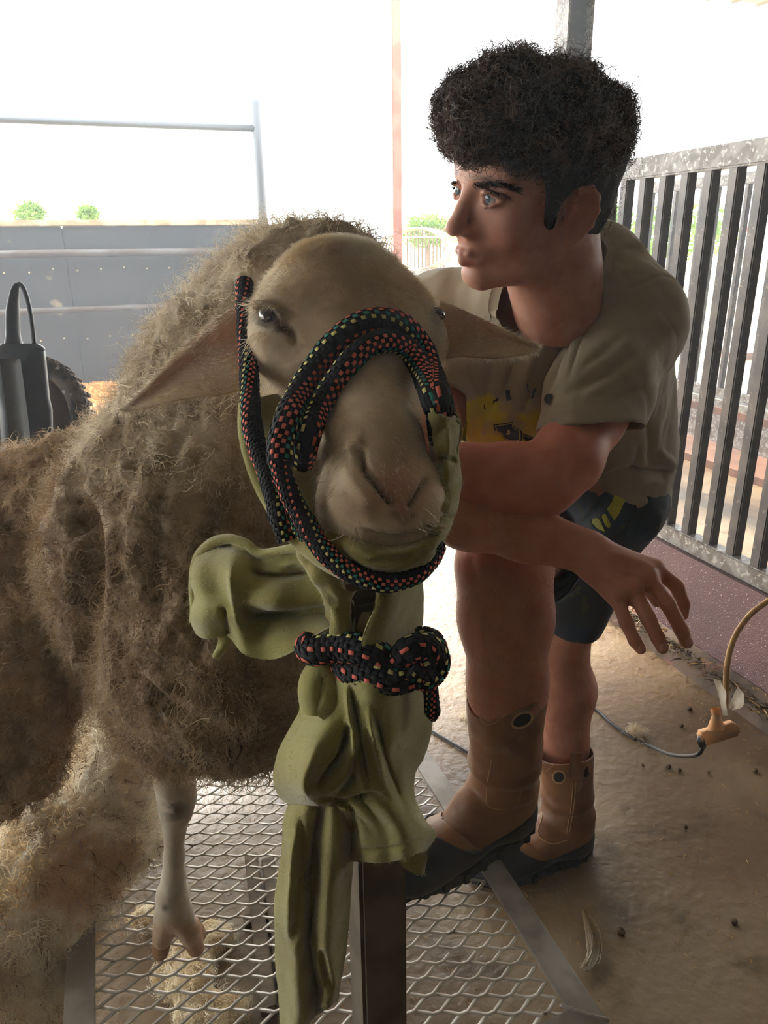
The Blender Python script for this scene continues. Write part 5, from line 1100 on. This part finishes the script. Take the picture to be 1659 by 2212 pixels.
# ================================================================== EXTENSION CORD
M['cordy'] = mat('yellow_cord', S_(206, 164, 92), S_(180, 136, 74), 30, rough=.5); M['plug'] = mat('orange_plastic', S_(232, 168, 104), S_(206, 160, 112), 20, rough=.55, bump=.2, bsc=120); M['tape'] = mat('white_tape', S_(246, 242, 232), S_(226, 216, 200), 20, rough=.6, trans=.6)
M['cordb'] = mat('black_cord', S_(30, 30, 32), rough=.45)
zc = 1.58
ec_ = thing('extension_cord', G(1560, 1640, 0), 'yellow extension cord hanging with an orange three way outlet block', 'cord')
pts = [V(1566, 1535, zc), V(1568, 1500, zc), V(1570, 1440, zc), V(1585, 1380, zc), (V(1618, 1330, zc)), V(1659, 1298, zc+.02), V(1740, 1240, zc+.1), V(1840, 900, zc+.2), B(1.90, 1.05, 1.72), B(1.97, 1.03, 1.715), B(2.0, 1.0, 1.5)]
MB().tube(spline(np.array(pts), 90), .0062, 12).build('cord', M['cordy'], ec_, True)
def P_(x, y, dz=0): return V(x, y, zc+dz)
sx, sy = nrm(P_(1595, 1562)-P_(1507, 1590)), None; sy = nrm(UP-sx*(UP@sx)); sz = np.cross(sx, sy); pc_ = P_(1551, 1583)
pb = MB(); pb.box(pc_, sx*.041, sy*.0145, sz*.016, .005); pb.build('outlet_block', M['plug'], ec_, True)
v, f = tube_arr(np.array([pc_+sy*.010, pc_+sy*.022+sx*.003, pc_+sy*.036+sx*.008, pc_+sy*.040+sx*.008, pc_+sy*.052+sx*.010]), [.026, .019, .0125, .0115, .0105], 20, .7); mesh('strain_relief', v, f, M['plug'], ec_)
for k in range(3): v, f = tube_arr(np.array([pc_+sy*(.038+.005*k+t)+sx*.009 for t in (0, .0015)]), .0135, 18, .72); mesh('relief_ring', v, f, M['plug'], ec_)
for A1, B1 in (([(1541, 1466), (1552, 1500), (1562, 1548)], [(1556, 1470), (1570, 1500), (1572, 1545)]), ([(1594, 1484), (1585, 1500), (1574, 1530)], [(1608, 1500), (1604, 1526), (1580, 1535)])):
    v, f = loft([(x, y, zc-.008) for x, y in A1], [(x, y, zc-.004) for x, y in B1], 16, 8, lambda s, t: .008*np.sin(pi*t)+.004*np.sin(7*s), .0012); mesh('tape_end', v, f, M['tape'], ec_)
bc = [P_(1519, 1602), P_(1517, 1618, .01), P_(1500, 1632, .05), V(1450, 1630, 1.9), G(1405, 1612, .012), G(1360, 1590, .006), G(1318, 1560, .006), G(1283, 1530, .006), G(1230, 1520, .006), G(1170, 1560, .006), G(1140, 1620, .006), G(1152, 1634, .006), G(1120, 1665, .006), G(1040, 1640, .006), G(900, 1560, .006)]
cb = thing('power_cord', G(1360, 1590), 'thin black power cord running across the floor from the outlet block', 'cord'); MB().tube(spline(np.array(bc), 160), .0045, 10).build('cord', M['cordb'], cb, True)
MB().tube([P_(1520, 1592), P_(1518, 1603), P_(1517, 1614, .003)], [.0125, .0125, .007], 10).build('plug', M['cordb'], cb, True)
# ================================================================== ROPE HALTER
def zd(x, y, d): return d/ray(x, y)[1]
M['rk'] = mat('black_yarn', S_(22, 26, 34), rough=.8, bump=.4, bsc=900); M['rc'] = mat('coral_yarn', S_(222, 110, 92), rough=.75); M['rt'] = mat('teal_yarn', S_(40, 128, 112), rough=.75); M['ry'] = mat('yellow_yarn', S_(214, 206, 128), rough=.75)
def rope(pts, r, name, parent, nu=18, twist=.16, phase=0., tree=None, taper=False):
    P = []
    for p in pts:
        x, y = p[0], p[1]
        if len(p) > 2 and p[2]: P.append(V(*p[:3])); continue
        h_, n_ = hit(x, y, hb)
        P.append(h_-nrm(ray(x, y))*r*.75 if h_ is not None else V(x, y, .60))
    P = np.array(P); Q3 = PX(P); zz = Q3[:, 2].copy()
    for _ in range(2): zz[1:-1] = np.minimum(zz[1:-1], (zz[:-2]+zz[1:-1]*2+zz[2:])/4+.001)
    P = np.array([V(a_[0], a_[1], z_) for a_, z_ in zip(Q3, zz)])
    L = np.linalg.norm(np.diff(P, axis=0), axis=1).sum(); nv = max(8, int(L/(2*pi*r/nu*1.12))); D_ = spline(P, 500); cl_ = np.r_[0, np.cumsum(np.linalg.norm(np.diff(D_, axis=0), axis=1))]; nv = max(8, int(cl_[-1]/(2*pi*r/nu*1.12))); S2 = np.stack([np.interp(np.linspace(0, cl_[-1], nv+1), cl_, D_[:, k]) for k in range(3)], 1)
    T, N, Bn = frames(S2); tc = -np.array([nrm(ray(*q_[:2])) for q_ in PX(S2)])            # reference the side seen
    N = tc-T*(tc*T).sum(1)[:, None]; N /= np.linalg.norm(N, axis=1)[:, None]; Bn = np.cross(T, N)
    vs, fs, mi = [], [], []; rings = []
    a0 = np.arange(nu)/nu*2*pi
    rr = np.full(nv+1, r)*(1+.03*np.sin(np.arange(nv+1)*.7))
    if taper: rr[-3:] *= [.8, .5, .2]
    for j in range(nv+1):
        a = a0+phase+j*twist*2*pi/nu; rings.append(S2[j]+rr[j]*(N[j]*np.cos(a)[:, None]+Bn[j]*np.sin(a)[:, None]))
    R_ = np.array(rings); n = 0
    for j in range(nv):
        for i in range(nu):
            q4 = np.array([R_[j, i], R_[j, (i+1) % nu], R_[j+1, (i+1) % nu], R_[j+1, i]]); c = q4.mean(0); out = nrm(c-(S2[j]+S2[j+1])/2); k = (i+j) % 2; b_ = (i) % nu
            m_ = 0
            if k == 0: m_ = {0: 1, 1: 1, 2: 2, 3: 3, 15: 1, 9: 1, 10: 1, 11: 2, 12: 3}.get(b_, 0)
            inn = c+(q4-c)*(.90 if m_ else .8)+out*r*(.13 if k == 0 else .05)
            vs += [q4, inn]; fs += [(n+4, n+5, n+6, n+7), (n, n+1, n+5, n+4), (n+1, n+2, n+6, n+5), (n+2, n+3, n+7, n+6), (n+3, n, n+4, n+7)]; mi += [m_, 0, 0, 0, 0]; n += 8
    for ring, fl_ in ((R_[0], 1), (R_[-1], 0)):
        vs.append(ring); idx = list(range(n, n+nu)); c = ring.mean(0); vs.append(c[None]); 
        for i in range(nu): fs.append((n+i, n+(i+1) % nu, n+nu, n+nu) if fl_ else (n+(i+1) % nu, n+i, n+nu, n+nu)); mi.append(0)
        n += nu+1
    F4 = np.array(fs); V4 = np.vstack(vs)
    tri = F4[:, 2] == F4[:, 3]
    return mesh(name, V4, [tuple(x[:3]) if t_ else tuple(x) for x, t_ in zip(F4, tri)], None, parent, True, mats=[M['rk'], M['rc'], M['rt'], M['ry']], mi=mi)
halter = thing('rope_halter', V(830, 1300, .64), 'black rope halter flecked coral, teal and yellow around the sheep muzzle', 'halter')
rope([(528, 610, .715), (529, 660, .70), (534, 740, .685), (539, 830, .655), (542, 900, .632), (553, 955, .622), (572, 1005, .612), (590, 1060, .602), (604, 1115, .592), (622, 1168, .592)], .0080, 'cheek_strap', halter, phase=.4)
rope([(606, 1000, .580), (606, 955, .585), (620, 905, .592), (645, 850), (684, 788), (728, 735), (778, 700), (828, 690), (876, 708), (912, 752), (934, 810), (948, 856), (957, 888, .612), (962, 915, .630), (962, 945, .655)], .0096, 'noseband', halter, phase=-.5, twist=.10, nu=16)
rope([(652, 1000, .615), (666, 945, .592), (684, 892), (716, 836), (756, 782), (800, 745), (846, 736), (886, 758), (914, 808), (934, 862), (944, 890, .618), (948, 915, .632), (948, 945, .655)], .0092, 'noseband', halter, phase=1.0, twist=-.08, nu=16)
rope([(600, 985, .580), (612, 1030, .580), (632, 1080, .578), (655, 1120, .575), (684, 1170, .572), (722, 1212, .568), (775, 1244, .566), (834, 1258, .568), (890, 1244, .575), (925, 1214, .585), (944, 1178, .60)], .0074, 'chin_strap', halter, phase=.2)
rope([(596, 1040, .60), (618, 1100, .592), (650, 1150, .585), (690, 1196, .580), (716, 1222, .578)], .0046, 'chin_strap', halter, phase=.2, nu=14)
kz = .612
rope([(742, 1402, .66), (690, 1392, .648), (668, 1394, .632), (680, 1406, .618), (730, 1398, kz), (790, 1404, kz-.012), (830, 1424, kz-.01), (860, 1452, kz)], .0115, 'knot', halter, phase=0.)
rope([(738, 1424, kz+.02), (760, 1448, kz), (810, 1458, kz-.012), (858, 1468, kz-.014), (905, 1448, kz-.008), (936, 1420, kz+.01), (930, 1390, kz+.03), (905, 1384, kz+.04)], .0115, 'knot', halter, phase=.8)
rope([(850, 1440, kz-.006), (880, 1406, kz-.018), (915, 1396, kz-.012), (940, 1412, kz-.002), (942, 1442, kz+.004), (915, 1462, kz-.006), (876, 1440, kz-.018)], .0105, 'knot', halter, phase=.4)
rope([(922, 1465, kz+.03), (930, 1490, kz+.03), (933, 1520, kz+.032), (936, 1558, kz+.035)], .0062, 'loose_end', halter, phase=2.2, taper=True)
# ================================================================== GREEN CLOTH
M['towel'] = mat('green_fleece_cloth', S_(158, 152, 88), S_(142, 132, 70), 9, rough=.95, bump=.45, bsc=340, dist=.0016, sheen=.5, c3=S_(140, 122, 58), sc3=7, pos3=(.6, .78), trans=.06)
tw = thing('green_cloth', B(.19, .56, .42), 'olive green fleece cloth wrapped round the head post and hanging down', 'cloth')
def Dd(P): return [(x, y, zd(x, y, d)) for x, y, d in P]
def piece(name, A_, B_, nu, nv, bulge, thick=.006, rows=None, sculpt=()):
    v, f = loft(A_, B_, nu, nv, bulge, thick, rows); n_ = normals(v, f)
    for pl, w_, d_ in sculpt: groove(v, n_, pl, w_, d_, True, False) if 0 else shift(v, pl, w_, d_)
    v += n_*(fbm(v, 22, 3, 8)*.0016)[:, None]; return mesh(name, v, f, M['towel'], tw)
def shift(v, pl, w_, d_):
    q = PX(v); d, t = pdist(q[:, :2], spline(pl, 20)); v -= FW*(d_*np.exp(-(d/w_)**2)*np.clip(4*t*(1-t)*1.5, 0, 1))[:, None]
# muffler round jaw and throat
outer = [(520, 870, .665), (518, 940, .655), (540, 1020, .645), (572, 1090, .63), (610, 1150, .61), (665, 1200, .59), (730, 1240, .58), (800, 1262, .575), (865, 1262, .58), (925, 1228, .59), (955, 1170, .605), (976, 1110, .62), (990, 1040, .63), (982, 980, .625), (994, 925, .62), (980, 896, .612), (940, 888, .612)]
inner = [(610, 850, .70), (625, 920, .68), (655, 1000, .66), (690, 1060, .64), (715, 1110, .62), (745, 1140, .60), (790, 1160, .59), (830, 1168, .59), (870, 1166, .59), (910, 1150, .60), (930, 1110, .63), (940, 1070, .66), (942, 1020, .68), (940, 985, .69), (936, 950, .70), (932, 920, .70), (925, 900, .70)]
piece('muffler', outer, inner, 120, 26, lambda s, t: .020*np.sin(pi*t)**.7+.004*np.sin(t*9+s*16)+.004*np.sin(s*60)*(s > .72)*(1-t), .008, None,
    [([(760, 1195), (830, 1212), (905, 1196), (950, 1160)], 5, -.006), ([(720, 1180), (790, 1228), (870, 1236), (930, 1210)], 5, -.005), ([(740, 1170), (820, 1200), (900, 1185)], 8, .004), ([(975, 960), (955, 1000), (965, 1060)], 6, -.006), ([(985, 900), (950, 940), (960, 990)], 7, -.006), ([(890, 1205), (940, 1190), (960, 1168)], 4, -.006)])
piece('muffler_fold', [(930, 890, .600), (944, 960, .604), (952, 1030, .602), (946, 1100, .597), (926, 1150, .590)], [(990, 902, .618), (984, 965, .622), (992, 1040, .620), (980, 1110, .612), (958, 1156, .600)], 70, 22, lambda s, t: .013*np.sin(pi*t)**.8+.004*np.sin(s*24+t*5), .006, None, [([(945, 985), (965, 990), (988, 1000)], 5, -.008), ([(938, 1100), (960, 1112), (984, 1118)], 5, -.008), ([(960, 905), (966, 960), (962, 1050)], 6, .005)])
# left flap
fl_t = [(705, 1222, .628), (668, 1204, .632), (628, 1180, .645), (566, 1188, .668), (530, 1166, .678), (490, 1157, .69), (450, 1170, .70), (430, 1192, .71)]
fl_1 = [(712, 1262, .618), (670, 1236, .64), (620, 1236, .648), (560, 1240, .655), (520, 1225, .655), (480, 1215, .665), (440, 1215, .685), (416, 1255, .705)]
fl_2 = [(720, 1305, .620), (690, 1300, .626), (640, 1305, .626), (580, 1300, .63), (530, 1290, .65), (490, 1270, .66), (450, 1285, .67), (414, 1310, .70)]
fl_3 = [(725, 1322, .635), (700, 1324, .648), (640, 1330, .655), (580, 1332, .66), (540, 1330, .665), (500, 1320, .655), (460, 1330, .665), (414, 1345, .70)]
fl_b = [(738, 1352, .625), (705, 1362, .618), (655, 1392, .625), (595, 1420, .64), (530, 1412, .655), (492, 1372, .672), (450, 1380, .685), (424, 1366, .705)]
piece('flap', fl_t, fl_b, 70, 60, lambda s, t: .005*np.sin(t*15+s*3)*s+.005*np.sin(s*22)*s, .006, [fl_1, fl_2, fl_3],
    [([(534, 1238), (600, 1246), (671, 1236)], 6, -.014), ([(541, 1333), (620, 1326), (711, 1313)], 6, -.016), ([(480, 1310), (484, 1345), (490, 1375)], 4, -.022), ([(500, 1215), (508, 1290), (520, 1360)], 9, .010), ([(425, 1200), (470, 1175), (560, 1205)], 7, -.010), ([(600, 1225), (650, 1218), (700, 1240)], 6, .006)])
piece('hem_edge', [(700, 1212, .625), (640, 1180, .640), (566, 1190, .665), (530, 1166, .675), (490, 1157, .687), (448, 1172, .698), (425, 1205, .705), (413, 1270, .702), (413, 1345, .698)], [(698, 1222, .622), (640, 1192, .638), (568, 1203, .662), (530, 1180, .672), (494, 1171, .682), (460, 1184, .692), (438, 1215, .70), (427, 1275, .697), (427, 1345, .694)], 90, 8, lambda s, t: .006*np.sin(pi*t), .006)
piece('torn_strip', [(470, 1365, .69), (475, 1390, .69), (462, 1420, .69)], [(500, 1370, .685), (492, 1395, .685), (466, 1424, .69)], 14, 8, lambda s, t: .004*np.sin(pi*t))
# twist beside the post, upper wrap, roll
for nm, P_2, r_2 in (('twist', [(655, 1150, .60), (672, 1200, .605), (700, 1240, .60), (722, 1285, .605), (726, 1330, .618)], [.010, .013, .015, .012, .010]), ('twist', [(752, 1262, .60), (735, 1290, .605), (735, 1330, .61), (740, 1380, .618)], [.010, .011, .010, .012])):
    P = spline(np.array([V(*p) for p in P_2]), 40); v, f = tube_arr(P, np.interp(np.linspace(0, 1, 40), np.linspace(0, 1, len(r_2)), r_2), 20, .8); n_ = normals(v, f); v += n_*(fbm(v, 40, 3)*.004)[:, None]; mesh(nm, v, f, M['towel'], tw)
piece('upper_wrap', Dd([(812, 1262, .535), (808, 1310, .53), (788, 1360, .53), (776, 1405, .53), (775, 1450, .54)]), Dd([(906, 1240, .60), (912, 1300, .60), (911, 1350, .60), (900, 1400, .60), (890, 1450, .60)]), 40, 26, lambda s, t: .030*np.sin(pi*np.clip(t*.9+.1, 0, 1)))
piece('left_wrap', Dd([(742, 1290, .60), (738, 1380, .61), (700, 1450, .62)]), Dd([(772, 1290, .58), (766, 1380, .565), (760, 1450, .56)]), 24, 10, lambda s, t: .006*np.sin(pi*t))
# main drape below the knot
def X_(d, P): return [(x, y, zd(x, y, d+e)) for (x, y, e) in P]
c0 = X_(.55, [(668, 1430, .06), (658, 1520, .05), (630, 1580, .03), (602, 1640, .02), (596, 1690, .02), (622, 1726, .02), (680, 1735, .02), (742, 1760, .02), (752, 1800, .01), (760, 1858, .01)])
c1 = X_(.525, [(712, 1440, .03), (705, 1520, .02), (690, 1570, .0), (670, 1630, -.02), (660, 1690, -.02), (684, 1728, -.01), (720, 1734, .0), (765, 1760, .0), (785, 1800, .0), (800, 1860, .0)])
c2 = X_(.520, [(760, 1462, .0), (762, 1530, .0), (758, 1580, -.005), (752, 1640, -.01), (750, 1690, -.01), (765, 1725, .0), (790, 1735, .0), (810, 1765, .0), (830, 1805, .0), (845, 1858, .0)])
c3 = X_(.515, [(830, 1472, .0), (835, 1530, .0), (835, 1580, .0), (830, 1640, .0), (830, 1690, .0), (840, 1725, .0), (850, 1745, .0), (868, 1775, .0), (880, 1810, .0), (890, 1846, .0)])
c4 = X_(.56, [(920, 1462, .03), (928, 1530, .03), (927, 1580, .02), (915, 1625, .02), (893, 1665, .02), (892, 1710, .02), (905, 1750, .01), (920, 1780, .0), (938, 1803, .0), (912, 1836, .0)])
piece('drape', c0, c4, 100, 90, lambda s, t: .003*np.sin(t*26+s*4)*np.sin(pi*s), .007, [c1, c2, c3],
    [([(757, 1560), (730, 1640), (682, 1700)], 6, -.022), ([(690, 1600), (660, 1680), (680, 1725)], 14, .012), ([(768, 1590), (745, 1670), (690, 1722)], 7, .010), ([(775, 1600), (762, 1680), (720, 1735)], 5, -.014), ([(745, 1480), (765, 1600), (788, 1716)], 7, .012), ([(756, 1480), (778, 1600), (800, 1720)], 5, -.010), ([(795, 1530), (815, 1620), (850, 1730)], 7, .011), ([(806, 1520), (830, 1620), (866, 1730)], 5, -.009),
     ([(680, 1725), (740, 1738), (800, 1722), (840, 1735)], 8, -.014), ([(755, 1735), (765, 1790), (760, 1840)], 7, -.010), ([(765, 1835), (840, 1832), (915, 1812)], 3.5, -.005), ([(700, 1470), (690, 1520), (668, 1560)], 7, -.012), ([(870, 1640), (880, 1720), (910, 1790)], 12, .008)])
lp = spline(np.array([V(x, y, .628) for x, y in ((672, 1540), (672, 1480), (690, 1444), (716, 1446), (722, 1480), (708, 1520), (690, 1540))]), 44); v, f = tube_arr(lp, .0085, 14, 1.4); n_ = normals(v, f); v += n_*(fbm(v, 40, 2)*.002)[:, None]; mesh('roll', v, f, M['towel'], tw)
t0 = X_(.55, [(640, 1728, .02), (622, 1760, .01), (612, 1830, .01), (600, 1920, .01), (596, 2010, .01), (604, 2110, .01), (610, 2215, .01), (612, 2260, .01)])
t1 = X_(.53, [(670, 1735, .0), (660, 1765, .0), (650, 1830, .0), (640, 1920, .0), (638, 2010, .0), (645, 2110, .0), (650, 2180, .0), (645, 2222, .0)])
t2 = X_(.545, [(690, 1738, .0), (685, 1770, .01), (675, 1830, .01), (668, 1920, .01), (668, 2010, .01), (676, 2080, .01), (690, 2140, .01), (680, 2196, .01)])
t3 = X_(.525, [(720, 1740, .0), (720, 1770, .0), (716, 1830, .0), (710, 1920, .0), (706, 2010, .0), (710, 2070, .0), (715, 2120, .0), (706, 2176, .0)])
t4 = X_(.55, [(752, 1750, .01), (758, 1790, .01), (761, 1850, .01), (755, 1930, .01), (750, 2010, .01), (741, 2070, .01), (730, 2120, .01), (722, 2162, .01)])
piece('tail', t0, t4, 80, 50, lambda s, t: .003*np.sin(t*18+s*2), .007, [t1, t2, t3], [([(650, 1760), (655, 1850), (645, 1960), (632, 2050)], 7, -.012), ([(680, 1760), (682, 1900), (670, 2020)], 6, -.010), ([(690, 2050), (705, 2110), (716, 2150)], 6, -.010), ([(665, 1990), (690, 2080), (706, 2150)], 5, .006), ([(640, 1780), (625, 1900), (622, 2030)], 8, .008)])
piece('small_flap', X_(.56, [(858, 1842, .0), (870, 1870, .0), (905, 1888, .0)]), X_(.565, [(912, 1832, .0), (922, 1850, .0), (910, 1888, .0)]), 16, 12, lambda s, t: .004*np.sin(pi*t))
P, N = [], []
cl = [o for o in tw.children]; L_ = []
for o in cl:
    me = o.data; v = np.empty(len(me.vertices)*3); me.vertices.foreach_get('co', v); v = v.reshape(-1, 3)
    v = v+np.array(o.matrix_world.translation) if 0 else v; k = rng.choice(len(v), max(40, len(v)//3)); nn = np.empty(len(v)*3); me.vertices.foreach_get('normal', nn); L_.append(strands(v[k], nn.reshape(-1, 3)[k], .0035, .0003, 2, curl=.0008, rnd=.5))
o = mesh('cloth_fuzz', *joinvf(L_), mat('green_fuzz', S_(190, 190, 130), rough=.9, trans=.5), tw); o['kind'] = 'stuff'
